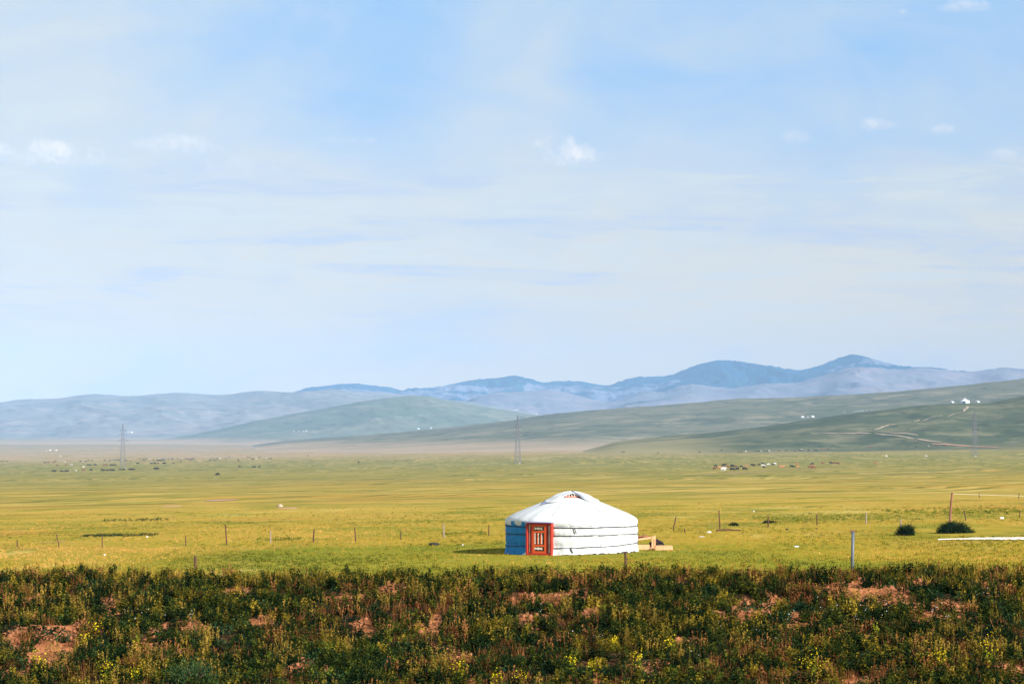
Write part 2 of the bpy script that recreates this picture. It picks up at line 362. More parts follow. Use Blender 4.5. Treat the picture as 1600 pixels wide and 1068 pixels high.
        if kind == 'forest':
            bare = t.noise(flat(1/700., 1/600., 1/110.), 1, 6, .62)
            low = t.m('SUBTRACT', 1, t.step(Z, 120, 330))
            f = t.step(t.m('ADD', bare, t.m('MULTIPLY', low, .10)), .56, .60)
            c = t.mix(t.m('MULTIPLY', f, .9), c, (.17, .18, .23))
            tree_n = t.noise(flat(1/34., 1/34., 1/20.), 1, 3, .7)
            c = t.mix(t.m('MULTIPLY', t.m('SUBTRACT', 1, f), t.step(tree_n, .55, .7)), c, (.06, .09, .045))
        if kind == 'bald':   # strips of wood in the gullies
            wd = t.noise(flat(1/900., 1/420., 1/90.), 1, 4, .6)
            side = t.m('SUBTRACT', 1, t.step(X, 500, 900))
            c = t.mix(t.m('MULTIPLY', t.m('MULTIPLY', t.step(wd, .55, .62), side), .9), c, (.03, .06, .03))
        if kind == 'green2':
            c = t.mix(t.m('MULTIPLY', t.step(X, 250, -50), 0), c, c)
    if kind in ('green', 'green2', 'mid', 'left'):
        at = t.new('ShaderNodeAttribute', attribute_name='foot', attribute_type='GEOMETRY')
        ft = t.m('ADD', at.outputs['Fac'], t.m('MULTIPLY', t.m('SUBTRACT', a, .5), 1.6), clamp=True)
        ft = t.m('MULTIPLY', ft, t.step(at.outputs['Fac'], 0, .55))
        c = t.mix(ft, c, (.27, .235, .11) if kind == 'green' else (.36, .28, .19))
    t.put(p.inputs['Base Color'], c)
    return m

# ------------------------------------------------------------------ ground and hills
ang = np.unique(np.concatenate([np.linspace(-13.5, 13.5, 420), np.linspace(13.5, 180, 60), np.linspace(-180, -13.5, 60)]))
rad = np.unique(np.concatenate([np.geomspace(1, 60, 30), np.geomspace(60, 9000, 720), np.geomspace(9000, 17500, 30)]))
A_, R_ = np.meshgrid(np.radians(ang[:-1]), rad, indexing='xy')
gx = R_*np.sin(A_); gy = R_*np.cos(A_); gz = G(gx, gy)
gz = np.where((np.hypot(gx, gy-48) < 60) & (gy < 57), np.minimum(gz, -5.9), gz)     # passes under the embankment
V = np.stack([gx, gy, gz], -1).reshape(-1, 3)
na, nr = len(ang)-1, len(rad)
ii, jj = np.meshgrid(np.arange(nr-1), np.arange(na), indexing='ij')
Fq = np.stack([ii*na+jj, ii*na+(jj+1) % na, (ii+1)*na+(jj+1) % na, (ii+1)*na+jj], -1).reshape(-1, 4)
Fq = Fq[:, ::-1]
V = np.vstack([V, [[0, 0, float(G(0., 1.))-.3]]])
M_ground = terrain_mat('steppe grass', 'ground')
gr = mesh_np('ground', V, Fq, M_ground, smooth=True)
tag(gr, kind='structure')

def grid_mesh(name, X, Y, Z, m):
    a, b = X.shape
    ii, jj = np.meshgrid(np.arange(a-1), np.arange(b-1), indexing='ij')
    f = np.stack([ii*b+jj, ii*b+jj+1, (ii+1)*b+jj+1, (ii+1)*b+jj], -1).reshape(-1, 4)
    o = mesh_np(name, np.stack([X, Y, Z], -1).reshape(-1, 3), f, m, smooth=True)
    return tag(o, kind='structure')
xs = np.unique(np.concatenate([np.arange(-19, 19.01, .11), np.geomspace(19, 90, 40), -np.geomspace(19, 90, 40)]))
ysb = np.unique(np.concatenate([np.geomspace(2, 37, 14), np.arange(37, 53, .11), np.arange(53, 62, .6)]))
bX, bY = np.meshgrid(xs, ysb); bZ = bank(bX, bY)
grid_mesh('embankment', bX, bY, bZ, terrain_mat('reddish soil', 'bank'))
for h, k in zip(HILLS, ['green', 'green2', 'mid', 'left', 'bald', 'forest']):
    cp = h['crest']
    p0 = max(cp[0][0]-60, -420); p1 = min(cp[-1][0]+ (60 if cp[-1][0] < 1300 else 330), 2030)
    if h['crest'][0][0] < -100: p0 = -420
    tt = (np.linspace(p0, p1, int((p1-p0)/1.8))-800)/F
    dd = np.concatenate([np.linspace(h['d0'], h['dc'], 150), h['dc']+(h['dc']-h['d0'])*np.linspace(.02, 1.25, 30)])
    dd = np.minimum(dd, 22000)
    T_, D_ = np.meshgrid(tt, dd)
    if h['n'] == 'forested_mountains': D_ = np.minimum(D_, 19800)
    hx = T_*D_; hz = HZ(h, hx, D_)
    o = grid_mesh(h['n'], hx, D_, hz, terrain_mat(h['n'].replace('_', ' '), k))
    lf = lift(h, hx, D_); sl_ = (D_-h['d0'])/(h['dc']-h['d0'])
    pxh = 800+F*hx/D_; ft = np.clip(1.15-lf/(21. if k == 'green' else 17.), 0, 1)*((1-ss(pxh, 1040, 1230)*(.45+.55*ss(sl_, .08, .25))) if k == 'green' else (1-ss(sl_, .6, 1.)*.7))
    at = o.data.attributes.new('foot', 'FLOAT', 'POINT'); at.data.foreach_set('value', ft.astype(np.float32).ravel())
#CONT
# ------------------------------------------------------------------ dirt tracks and bare patches
M_track = mat('pale dirt track', (.40, .31, .21), var=.25, vscale=.1)
M_pink = mat('reddish bare soil', (.42, .24, .15), var=.25, vscale=.5, bump=.5)
M_white_path = mat('white gravel', (.84, .74, .62), var=.06, vscale=1.5, bump=.4)
def ribbon(name, pts, w, m, lift_=.12, y0=60, seed=0):
    P = [cast(px, py, y0) for px, py in pts]
    Q = []
    for a, b in zip(P[:-1], P[1:]):
        n = max(2, int((b-a).length/(w*1.2)))
        n = min(n, 60)
        Q += [a.lerp(b, i/n) for i in range(n)]
    Q.append(P[-1])
    vs = []; rr = random.Random(seed)
    for i, p in enumerate(Q):
        d = (Q[min(i+1, len(Q)-1)]-Q[max(i-1, 0)]); d.z = 0; d.normalize(); s = Vector((-d.y, d.x, 0))
        ww = w*(.75+.5*rr.random())*(.3 if i in (0, len(Q)-1) else 1)
        for k in (-1, 0, 1):
            q = p+s*ww*.5*k; vs.append((q.x, q.y, ground_at(q.x, q.y)+lift_))
    fs = []
    for i in range(len(Q)-1):
        fs += [(3*i, 3*i+1, 3*i+4, 3*i+3), (3*i+1, 3*i+2, 3*i+5, 3*i+4)]
    mb = MB(); mb.add(vs, fs); o = mb.build(name, m); return tag(o, kind='structure')
ribbon('dirt_track', [(1512, 635), (1511, 638), (1506, 643)], 3, M_track, .5, 2400, 1)
ribbon('dirt_track', [(1503, 644), (1490, 647), (1470, 650), (1450, 654), (1432, 658), (1416, 660)], 2, M_track, .5, 2300, 2)
ribbon('dirt_track', [(1400, 663), (1388, 664), (1378, 668), (1366, 672)], 4, M_track, .5, 2200, 3)
ribbon('dirt_track', [(1266, 677.5), (1300, 677), (1342, 676.5), (1380, 679), (1420, 684), (1450, 689), (1472, 691)], 3.5, M_track, .5, 2150, 4)
ribbon('dirt_track', [(1376, 675), (1400, 677), (1435, 680)], 4, M_track, .5, 2150, 14)
ribbon('dirt_track', [(1455, 693), (1490, 695), (1535, 698), (1560, 699)], 4, M_pink, .4, 1800, 5)
ribbon('dirt_track', [(1540, 625.5), (1555, 623), (1568, 621.5)], 4, M_track, .6, 2300, 6)
ribbon('dirt_track', [(1470, 723.5), (1500, 723)], 4, M_track, .1, 600, 7)
ribbon('dirt_track', [(1540, 720.5), (1566, 720)], 4, M_pink, .1, 600, 8)
ribbon('dirt_track', [(885, 664.5), (898, 662), (912, 660)], 6, M_track, .6, 2700, 9)
ribbon('dirt_track', [(330, 783), (350, 781), (358, 780)], 3.2, M_pink, .05, 100, 10)
ribbon('dirt_track', [(1100, 742), (1150, 739), (1200, 736), (1240, 735), (1300, 732)], 2, M_pink, .08, 300, 11)
ribbon('dirt_track', [(60, 848), (85, 847), (104, 845)], .25, M_pink, .03, 60, 12)
def blob(name, px, py, rx, ry, hgt, m, seed, kind='structure'):
    c = cast(px, py); vs = [(c.x, c.y, c.z+hgt)]; fs = []; n = 28; rr = random.Random(seed)
    for ring in (.35, .7, 1.0):
        for k in range(n):
            a = 2*math.pi*k/n; f = ring*(1+.25*math.sin(a*2+seed)+.2*(rr.random()-.5))
            x, y = c.x+rx*f*math.cos(a), c.y+ry*f*math.sin(a)
            vs.append((x, y, ground_at(x, y)+(hgt*(1-ring)*(.7+.6*rr.random()) if ring < 1 else -.02)+.03*(ring < 1)))
    for k in range(n): fs.append((0, 1+k, 1+(k+1) % n))
    for r in range(2):
        for k in range(n): fs.append((1+r*n+k, 1+(r+1)*n+k, 1+(r+1)*n+(k+1) % n, 1+r*n+(k+1) % n))
    mb = MB(); mb.add(vs, fs); return tag(mb.build(name, m, smooth=True), kind=kind)
blob('bare_soil', 268, 790.5, .9, 3, .06, M_pink, 1)
blob('bare_soil', 450, 793.8, .8, 2.2, .06, M_pink, 2)
soil_mound = blob('soil_mound', 437, 791, .32, .7, .24, mat('pale earth', (.55, .38, .27), var=.15, bump=.5), 3)
# white gravel strip on the right
P0 = [(1466, 843.6), (1490, 842.6), (1530, 841.8), (1570, 841.6), (1640, 841.6), (1720, 841.8)]
vs = []
NP = 140; P0 = [(float(np.interp(i/(NP-1)*254+1466, [q[0] for q in P0], [q[0] for q in P0])), float(np.interp(i/(NP-1)*254+1466, [q[0] for q in P0], [q[1] for q in P0]))) for i in range(NP)]
pa_, pb_ = cast(*P0[0]), cast(*P0[-1])
for i, (px, py) in enumerate(P0):
    w = float(np.interp(px, [1466, 1490, 1530, 1570, 1640, 1720], [.05, .7, 2.0, 3.2, 3.8, 3.8])); u_ = (px-1466)/254
    t_ = (px-800)/F; yy_ = float(np.interp(px, [1466, 1490, 1530, 1570, 1640, 1720], [cast(q, r_).y for q, r_ in ((1466, 843.6), (1490, 842.6), (1530, 841.8), (1570, 841.6), (1640, 841.6), (1720, 841.8))])) if i == 0 else None
    if i == 0: YS = [cast(q, r_).y for q, r_ in ((1466, 843.6), (1490, 842.6), (1530, 841.8), (1570, 841.6), (1640, 841.6), (1720, 841.8))]
    yy_ = float(np.interp(px, [1466, 1490, 1530, 1570, 1640, 1720], YS)); p = Vector((t_*yy_, yy_, 0))
    for k in (-1, 0, 1):
        e_ = k*w*(.6+.30*float(vn(px/1.7, k*5., 61))+.25*float(vn(px/6., k*5., 62)))
        vs.append((p.x, p.y+e_, ground_at(p.x, p.y+e_)+.03+(.04 if k == 0 else 0)))
fs = []
for i in range(len(P0)-1): fs += [(3*i, 3*i+3, 3*i+4, 3*i+1), (3*i+1, 3*i+4, 3*i+5, 3*i+2)]
mb = MB(); mb.add(vs, fs); tag(mb.build('gravel_path', M_white_path), kind='structure')

# ------------------------------------------------------------------ the ger
M_cloth = mat('white canvas', (.56, .59, .61), rough=.9, var=.13, vscale=1.6, bump=.8, bscale=4)
M_cloth_shade = mat('shade-painted canvas', (.012, .19, .50), rough=.8, var=.3, vscale=3.0, bump=.5, bscale=6)  # white canvas again, its blue shade put into the colour
M_rope = mat('dark horsehair rope', (.035, .03, .04), var=.2)
M_orange = mat('orange painted wood', (.72, .105, .02), rough=.5, var=.15, vscale=8)
M_red = mat('red painted wood', (.44, .035, .018), rough=.5, var=.15, vscale=8)
M_peach = mat('pale carved wood', (.90, .78, .70), rough=.6, var=.15, vscale=15)
M_dark = mat('dark glass pane', (.01, .008, .012), rough=.2, spec=.5)
gc = cast(893, 862.2)
ger = empty('ger', gc)
tag(ger, 'large white canvas ger with carved orange door standing on the near grass', 'ger')
RW, HW = 3.08, 1.52
def cyl_sheet(a0, a1, n, prof, wr=.0, seed=0):
    """angles measured from straight toward the viewer (-Y), positive to the right; prof = [(r, z)]"""
    vs = []; fs = []; m = len(prof)
    for i in range(n+1):
        a = a0+(a1-a0)*i/n
        for (r, z) in prof:
            rr = r+wr*float(vn(a*9, z*1.2, seed))+wr*.6*float(vn(a*26, z*3, seed+1))
            vs.append((rr*math.sin(a), -rr*math.cos(a), z))
    for i in range(n):
        for j in range(m-1):
            fs.append((i*m+j, (i+1)*m+j, (i+1)*m+j+1, i*m+j+1))
    return vs, fs
bands = [1.27, .87, .42]
def wall_prof():
    P = []
    for k in range(31):
        z = -.12 + (HW+.12)*k/30
        d = min(abs(z-b) for b in bands)
        r = RW + .03*(1-math.exp(-(d/.09)**2)) + max(0, .25-z)*.22
        P.append((r, z))
    return P
DOOR = R(-29.5); HALF = R(12.6)
mb = MB(); mb.add(*cyl_sheet(DOOR+HALF, R(263), 230, wall_prof(), .05, 3)); mb.build('wall_cover', M_cloth, ger, True)
mb = MB(); mb.add(*cyl_sheet(R(-97), DOOR-HALF, 60, wall_prof(), .06, 5)); mb.build('wall_cover', M_cloth_shade, ger, True)['label'] = 'shade-painted canvas wall section left of the door'
# roof canvas: slightly concave cone with a rounded eave; folded back in front of the crown
rp = [(3.105, 1.37), (3.13, 1.44), (3.125, 1.52), (3.07, 1.60), (2.92, 1.71), (2.6, 1.87), (2.2, 2.03), (1.8, 2.19), (1.45, 2.33), (1.15, 2.44), (.92, 2.52), (.60, 2.60)]
mb = MB(); vs, fs = cyl_sheet(R(-180), R(180), 160, rp, .035, 9)
vs = [(x, y, z + (-.035+.05*float(vn(math.atan2(x, -y)*16, 0., 12)) if z < 1.42 else 0)) for x, y, z in vs]
vs = [(x*(1+k_), y*(1+k_), z+k_*1.2) for (x, y, z) in vs for k_ in [.012*float(vn(math.atan2(x, -y)*11, z*1.3, 14))*min(1, max(0, (z-1.5)*3))]]
mb.add(vs, fs); mb.build('roof_cover', M_cloth, ger, True)
# seams of the canvas
M_sm = mat('grey seam', (.36, .37, .42), var=.2)
for a in (R(-2), R(24), R(52), R(82), R(120), R(170), R(215)):
    mb = MB(); mb.tube([((RW+.028)*math.sin(a+.01*math.sin(z*5)), -(RW+.028)*math.cos(a+.01*math.sin(z*5)), z) for z in (.05, .3, .6, .9, 1.2, 1.4)], .008, 4); mb.build('seam', M_sm, ger)
for a in (R(-62), R(-20), R(33), R(75), R(130), R(200)):
    mb = MB(); mb.tube([(r*math.sin(a), -r*math.cos(a), float(np.interp(r, [q[0] for q in rp[::-1][:9]], [q[1] for q in rp[::-1][:9]]))+.012) for r in (3.02, 2.6, 2.2, 1.8, 1.45, 1.25)], .009, 4); mb.build('seam', M_sm, ger)
# ropes round the wall, each sagging its own way, with hanging ends
def rope_z(b, a, k): return b + [.00, .05, .09][k]*math.sin(a*1.2+[0, .7, -.9][k]) + .025*float(vn(a*4, k*3., 77))
for k, b in enumerate(bands):
    pts = []
    for i in range(200):
        a = DOOR+HALF+(R(360)-2*HALF)*i/199
        r = RW+.045
        pts.append((r*math.sin(a), -r*math.cos(a), rope_z(b, a, k)))
    mb = MB(); mb.tube(pts, .016 if k else .019, 6); mb.build('wall_rope', M_rope, ger, True)
for a, b, k in ((R(1), 1.27, 0), (R(-2), .42, 2)):
    r = RW+.07; z = rope_z(b, a, k)
    mb = MB(); mb.tube([(r*math.sin(a), -r*math.cos(a), z), (r*math.sin(a+.012), -(r+.03)*math.cos(a), z-.12), (r*math.sin(a+.03), -(r+.02)*math.cos(a), z-.24)], .022, 6)
    mb.build('rope_end', M_rope, ger, True)
# crown: wheel and spokes with the felt flap pulled over it
crown = MB(); n = 40
crown.tube([(.60*math.sin(2*math.pi*i/n), -.60*math.cos(2*math.pi*i/n), 2.62) for i in range(n+1)], .035, 6, False)
cr = crown.build('crown_ring', M_orange, ger, True)
mb = MB()
for k in range(12):
    a = 2*math.pi*k/12
    mb.tube([(.6*math.sin(a)*(1-u), -.6*math.cos(a)*(1-u), 2.62+.15*math.sin(u*math.pi/2)) for u in (0, .25, .5, .75, 1)], .022, 6)
for k in range(30):
    a = 2*math.pi*k/30; mb.box((.60*math.sin(a), -.60*math.cos(a), 2.675), (.05, .05, .06))
mb.build('crown_spoke', M_peach, cr)
FR = [0, .3, .6, .85, 1.08, 1.3, 1.6]; FZ = [2.86, 2.83, 2.745, 2.65, 2.50, 2.415, 2.30]
vs = []; fs = []; na_, nr_ = 96, 12
for i in range(na_):
    a = 2*math.pi*i/na_                       # 0 = toward the viewer
    front = math.exp(-(((a+math.pi) % (2*math.pi)-math.pi-.02)/.58)**4)
    side = abs(math.sin(a*2))**1.5
    rmax = (1.22+.30*side)*(1-front)+.58*front
    for j in range(nr_+1):
        r = rmax*j/nr_
        z = float(np.interp(r, FR, FZ))
        z += .035*float(vn(a*5, r*3, 41)) + .015*math.sin(a*14)*(r/1.2)
        vs.append((r*math.sin(a), -r*math.cos(a), z))
for i in range(na_):
    for j in range(nr_):
        a_, b_ = i*(nr_+1)+j, ((i+1) % na_)*(nr_+1)+j
        fs.append((a_, a_+1, b_+1, b_))
mb = MB(); mb.add(vs, fs); fl = mb.build('crown_flap', M_cloth, ger, True)
sol = fl.modifiers.new('thick', 'SOLIDIFY'); sol.thickness = .02
M_seam = mat('blue grey tape', (.16, .20, .36), var=.2)
def roof_z(r): return float(np.interp(r, [.8, 1.15, 1.45, 1.8, 2.2, 2.6, 2.92], [2.60, 2.46, 2.34, 2.2, 2.04, 1.88, 1.74]))
for a0, r0, a1, r1, w in ((.10, .18, .66, 1.05, .035), (-.30, .35, -.62, .80, .018), (-.95, 1.45, -1.0, 1.68, .028)):
    pts = []
    for i in range(8):
        u = i/7; a = a0+(a1-a0)*u; r = r0+(r1-r0)*u
        pts.append((r*math.sin(a), -r*math.cos(a), max(float(np.interp(r, FR, FZ)), roof_z(r))+.03))
    mb = MB(); mb.tube(pts, w, 6); mb.build('flap_rope', M_seam, ger, True)
# door
dM = Matrix.Rotation(DOOR, 4, 'Z')     # local: +x right, -y outwards
door = bpy.data.objects.new('door', None); link(door, ger)
DR = 3.02
door.location = (DR*math.sin(DOOR), -DR*math.cos(DOOR), 0); door.rotation_euler = (0, 0, DOOR)
DW, DH = 1.36, 1.46
f = MB()
for sx in (-1, 1): f.box((sx*(DW/2-.045), -.06, DH/2-.02), (.09, .26, DH+.04))
for sx in (-1, 1): f.box((sx*(.40), -.05, DH/2), (.07, .2, DH-.04))
f.box((0, -.06, DH-.03), (DW-.184, .25, .09)); f.box((0, -.06, .03), (DW-.184, .25, .10))
f.build('door_frame', M_red, door, bevel=.008)
leaf = MB(); LW, LH = .72, 1.31
x_s = [-LW/2, -LW/2+.10, LW/2-.10, LW/2]
leaf.box((-LW/2+.05, -.13, .08+LH/2), (.10, .05, LH)); leaf.box((LW/2-.05, -.13, .08+LH/2), (.10, .05, LH))
for z, hh in ((.08+.05, .10), (.08+.35, .10), (.08+LH-.32, .10), (.08+LH-.04, .08)): leaf.box((0, -.13, z), (LW-.204, .05, hh))
for x in (-.087, .087): leaf.box((x, -.13, .08+.67), (.06, .046, .49))
leaf_o = leaf.build('door_leaf', M_orange, door, bevel=.006)
pn = MB(); pn.box((0, -.10, .08+LH/2), (LW-.21, .02, LH-.04)); pn.build('door_panel', M_dark, leaf_o)
def baluster(x, z0, z1, w, dep, parent, m=M_peach, horiz=False):
    b = MB(); n = 17; L = []; Rr = []
    for i in range(n):
        u = i/(n-1); ww = w*(.55+.45*abs(math.cos(u*math.pi*2)))
        z = z0+(z1-z0)*u
        L.append((-ww/2, u)); Rr.append((ww/2, u))
    vs = []
    for (l, u), (r_, _) in zip(L, Rr):
        z = z0+(z1-z0)*u
        for yy in (dep, dep+.02):
            if horiz: vs += [(z, yy, x+l), (z, yy, x+r_)]
            else: vs += [(x+l, yy, z), (x+r_, yy, z)]
    fs = []
    for i in range(n-1):
        a = i*4; c = a+4
        fs += [(a, a+1, c+1, c), (a+3, a+2, c+2, c+3), (a+2, a, c, c+2), (a+1, a+3, c+3, c+1)]
    fs += [(0, 2, 3, 1), (4*n-4, 4*n-3, 4*n-1, 4*n-2)]
    b.add(vs, fs); return b.build('baluster', m, parent)
for x in (-.20, -.025, .15): baluster(x-.015, .08+.43, .08+.94, .055, -.145, leaf_o)
baluster(.08+.22, -.24, .16, .12, -.145, leaf_o, horiz=True)
baluster(.08+LH-.17, -.24, .16, .12, -.145, leaf_o, horiz=True)
hd = MB(); hd.tube([(.17, -.16, .98), (.2, -.20, 1.0), (.27, -.20, 1.02), (.3, -.16, 1.02)], .018, 6); hd.build('handle', M_rope, leaf_o)
for sx in (-1, 1):
    sp = MB(); sp.box((sx*.515, -.03, DH/2), (.145, .03, DH-.12)); s_o = sp.build('side_panel', M_dark, door)
    baluster(sx*.515-.035, .1, DH-.1, .065, -.065, s_o)
mb = MB(); mb.box((0, -.14, DH+.035), (DW+.04, .28, .04)); mb.build('lintel', mat('purple grey lintel cloth', (.20, .16, .34), var=.2), door, bevel=.01)
# dark ragged strip painted as the shade in the gap under the wall
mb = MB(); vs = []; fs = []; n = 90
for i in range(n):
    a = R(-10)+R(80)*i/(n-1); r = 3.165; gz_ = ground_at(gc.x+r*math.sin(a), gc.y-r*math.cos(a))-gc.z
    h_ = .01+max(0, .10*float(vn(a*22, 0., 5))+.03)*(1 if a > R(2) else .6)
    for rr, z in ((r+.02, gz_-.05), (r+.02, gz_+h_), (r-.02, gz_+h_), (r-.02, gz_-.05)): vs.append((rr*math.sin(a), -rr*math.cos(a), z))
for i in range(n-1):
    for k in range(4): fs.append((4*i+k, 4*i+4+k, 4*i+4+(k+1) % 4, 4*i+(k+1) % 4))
mb.add(vs, fs); mb.build('gap_shade', M_rope, ger)
mb = MB()
a0, a1 = DOOR-HALF-R(5), DOOR-HALF
r = 3.2
mb.add([(r*math.sin(a0), -r*math.cos(a0)-.05, -.06), (r*math.sin(a1), -r*math.cos(a1)-.10, -.06), (r*math.sin(a1), -r*math.cos(a1)-.05, .14), (r*math.sin(a0), -r*math.cos(a0), .0)], [(0, 1, 2, 3)])
mb.build('cloth_corner', M_cloth, ger)

# ------------------------------------------------------------------ timber things beside the ger
M_pine = mat('raw pine timber', (.62, .34, .17), rough=.7, var=.35, vscale=4)
M_pine2 = mat('weathered brown timber', (.30, .13, .06), rough=.8, var=.3, vscale=4)
fc = cast(1006.5, 858.5)
st = empty('workbench_frame', fc, R(4)); tag(st, 'raw pine timber frame like an unfinished table against the right side of the white ger', 'timber frame')
def leg(x, y, h_, w=.085):
    b = MB(); b.box((x, y, h_/2), (w, w, h_)); b.build('leg', M_pine, st, bevel=.006)
leg(.36, -.28, .66); leg(.53, .22, .68, .085); leg(-.42, -.25, .54); leg(-.36, .36, .56, .07)
b = MB(); b.box((-.035, -.275, .545), (.70, .05, .09), Matrix.Rotation(R(-7), 3, 'Y')); b.build('rail', M_pine, st, bevel=.004)
b = MB(); b.box((.42, .04, .59), (.05, .55, .09)); b.build('rail', M_pine, st, bevel=.004)
b = MB(); b.box((-.40, .05, .52), (.05, .50, .10)); b.build('rail', M_pine, st, bevel=.004)
b = MB(); b.box((.04, .38, .585), (.74, .04, .12)); b.build('rail', M_pine2, st, bevel=.004)['label'] = 'darker back rail'
b = MB(); b.box((-.06, -.05, .13), (.58, .42, .24)); b.build('crate', M_pine, st, bevel=.01)
b = MB(); b.box((-.10, .05, .66), (.50, .42, .03), Matrix.Rotation(R(-5), 3, 'Y')); b.build('top_board', M_pine2, st)
pc = cast(1037, 859)
mb = MB(); mb.box((0, 0, .085), (.84, .34, .17)); mb.box((0, 0, .20), (.80, .30, .05)); pl = mb.build('timber_beam', M_pine, bevel=.008)
pl.location = pc; pl.rotation_euler = (0, 0, R(3)); tag(pl, 'thick pale timber beam lying on the grass right of the junk heap by the ger', 'timber')
jc = cast(1021, 857.5)
jk = MB()
for i in range(16):
    a = random.uniform(-.9, .9); x = random.uniform(-.20, .45); y = random.uniform(-.15, .25); z = random.uniform(.08, .34)*(1-abs(x-.05)*.8)
    jk.box((x, y, z), (random.uniform(.12, .34), random.uniform(.1, .25), random.uniform(.05, .13)), Matrix.Rotation(a*.5, 3, 'Y') @ Matrix.Rotation(a, 3, 'Z'))
jk.tube([(-.1, 0, .05), (.0, -.05, .38), (.18, -.02, .42), (.42, .0, .30), (.56, .05, .1)], [.05, .07, .08, .06, .03], 8)
o = jk.build('junk_heap', mat('dark scrap cloth and iron', (.03, .02, .025), var=.6, vscale=5)); o.location = jc
tag(o, 'low heap of dark scrap between the pine frame and the timber beam', 'heap')
b = MB(); b.box((-.08, -.22, .08), (.34, .16, .12), Matrix.Rotation(R(-12), 3, 'Y')); o = b.build('timber_block', mat('dusty reddish timber', (.42, .23, .17), var=.3)); o.location = jc
tag(o, 'dusty reddish block of wood at the foot of the pine frame', 'timber')

# ------------------------------------------------------------------ posts
M_post = mat('dark weathered post wood', (.10, .045, .03), rough=.9, var=.5, vscale=6, bump=.5)
M_post2 = mat('grey weathered post wood', (.28, .22, .18), rough=.9, var=.4, vscale=6, bump=.5)
M_steel = mat('galvanised steel', (.09, .11, .14), rough=.5, var=.25, vscale=5, spec=.5)
def post(px, base, top, w, lean, label, m=M_post, y0=60, d=None, hook=False, group=None, cat='fence post'):
    if d:
        x = (px-800)/F*d; p = Vector((x, d, ground_at(x, d)))
    else: p = cast(px, base, y0)
    hgt = -(top-HY)*p.y/F - p.z
    sc = p.y/F; r = w*sc/2
    mb = MB(); q = lean*sc; j = r*.35
    pts = [(0, 0, -.3), (q*.3+random.uniform(-j, j), 0, hgt*.33), (q*.66+random.uniform(-j, j), 0, hgt*.66), (q, 0, hgt)]
    mb.tube(pts, [r*1.05, r, r*.97, r*.88], 9)
    if hook: mb.tube([(q, 0, hgt-.02), (q-.10, 0, hgt+.01)], [r*.9, r*.6], 6)
    o = mb.build('fence_post', m, smooth=False); o.location = p
    return tag(o, label, cat, group)
fg = 'posts of the fence line across the grass'
post(27, 854, 843, 1.8, 0, 'short dark fence post nearest the left edge of the grass', group=fg)
post(92.5, 855, 834, 1.6, -4, 'thin fence post leaning left, second from the left edge', group=fg)
post(159.5, 855, 833, 1.6, 0, 'thin straight fence post in front of the dark green grass strip at left', group=fg)
post(290, 852, 836, 1.6, 0, 'thin short fence post just left of the tall hooked post', group=fg)
post(354.5, 851, 820, 2.2, -2, 'tall dark fence post with a hooked tip at left', hook=True, group=fg)
post(423, 848, 829, 2.2, -.5, 'grey fence post next to the right of the tall hooked post', m=M_post2, group=fg)
post(490, 847, 826, 2.4, 1, 'fence post leaning slightly right, midway between the hooked post and the ger', group=fg)
post(556, 846, 824, 2.0, -1.5, 'fence post leaning slightly left, fourth to the left of the ger', group=fg)
post(626.5, 843, 828, 1.6, 0, 'thin short brown fence post just above left of the half buried tyre', group=fg)
post(694, 840, 818, 2.6, -1, 'pale grey wooden fence post, second to the left of the ger', m=M_post2, group=fg)
post(764, 837.5, 820, 1.8, 0, 'thin brown fence post nearest to the left of the ger', group=fg)
post(1052, 828.5, 807, 2.0, 4, 'dark fence post leaning well to the right, nearest to the right of the ger', group=fg)
post(1125, 826, 797, 2.0, -1.5, 'tall thin dark fence post right of the ger above the fallen pole', group=fg)
post(1200.5, 823, 806, 2.4, 0, 'reddish brown fence post standing before a small dark bush', group=fg)
post(1276.5, 820, 802, 1.8, 0, 'thin fence post midway between the small dark bush and the reddish post', group=fg)
post(1353, 818, 800, 2.2, 0, 'reddish brown fence post left of the spiky dark bush', m=M_post2, group=fg)
post(1408, 826, 810, 2.4, -1, 'short post rising out of the spiky dark bush', m=M_post2, group=fg)
post(1509.5, 813, 796, 1.8, -3, 'thin fence post leaning left just right of the tall timber post', group=fg)
post(1593, 808.5, 796, 1.6, 1, 'thin fence post at the right edge of the grass', group=fg)
post(1530, 777, 770, 1.2, 0, 'tiny distant post under the pale wire, left one of two', y0=160, group='distant posts under the pale wire')
post(1592, 778, 770, 1.5, 0, 'tiny distant post under the pale wire at the right edge', y0=160, group='distant posts under the pale wire')
post(1070, 831.5, 825, 2.2, 0, 'dark wooden stump right of the leaning post by the ger', cat='stump')
post(1483.5, 824, 769, 3.6, 4.5, 'tall rough timber post behind the large dark bush', m=mat('split brown timber post', (.24, .11, .075), rough=.9, var=.6, vscale=5, bump=.6), cat='post')
post(977, 890, 861, 4.2, 0, 'thick dark wooden post in front of the ger at the edge of the weeds', d=90, cat='post')
post(305, 890, 868, 4.6, 0, 'stub of a dark wooden post above the weeds at left', d=88, cat='post')
sp = empty('steel_post', (0, 0, 0)); xx = (1332-800)/F*88; sp.location = (xx, 88, ground_at(xx, 88))
tag(sp, 'grey steel pipe post with a flat rusty cap behind the weeds at right', 'post')
ht = -(830-HY)*88/F - sp.location.z
mb = MB(); mb.tube([(0, 0, -.3), (.0, 0, ht*.5), (.02, 0, ht)], .055, 14); mb.build('pipe', M_steel, sp, True)
mb = MB(); mb.box((.015, 0, ht+.02), (.21, .12, .05), Matrix.Rotation(R(6), 3, 'Y')); mb.build('cap', mat('rusty iron', (.20, .09, .06), var=.4), sp, bevel=.008)
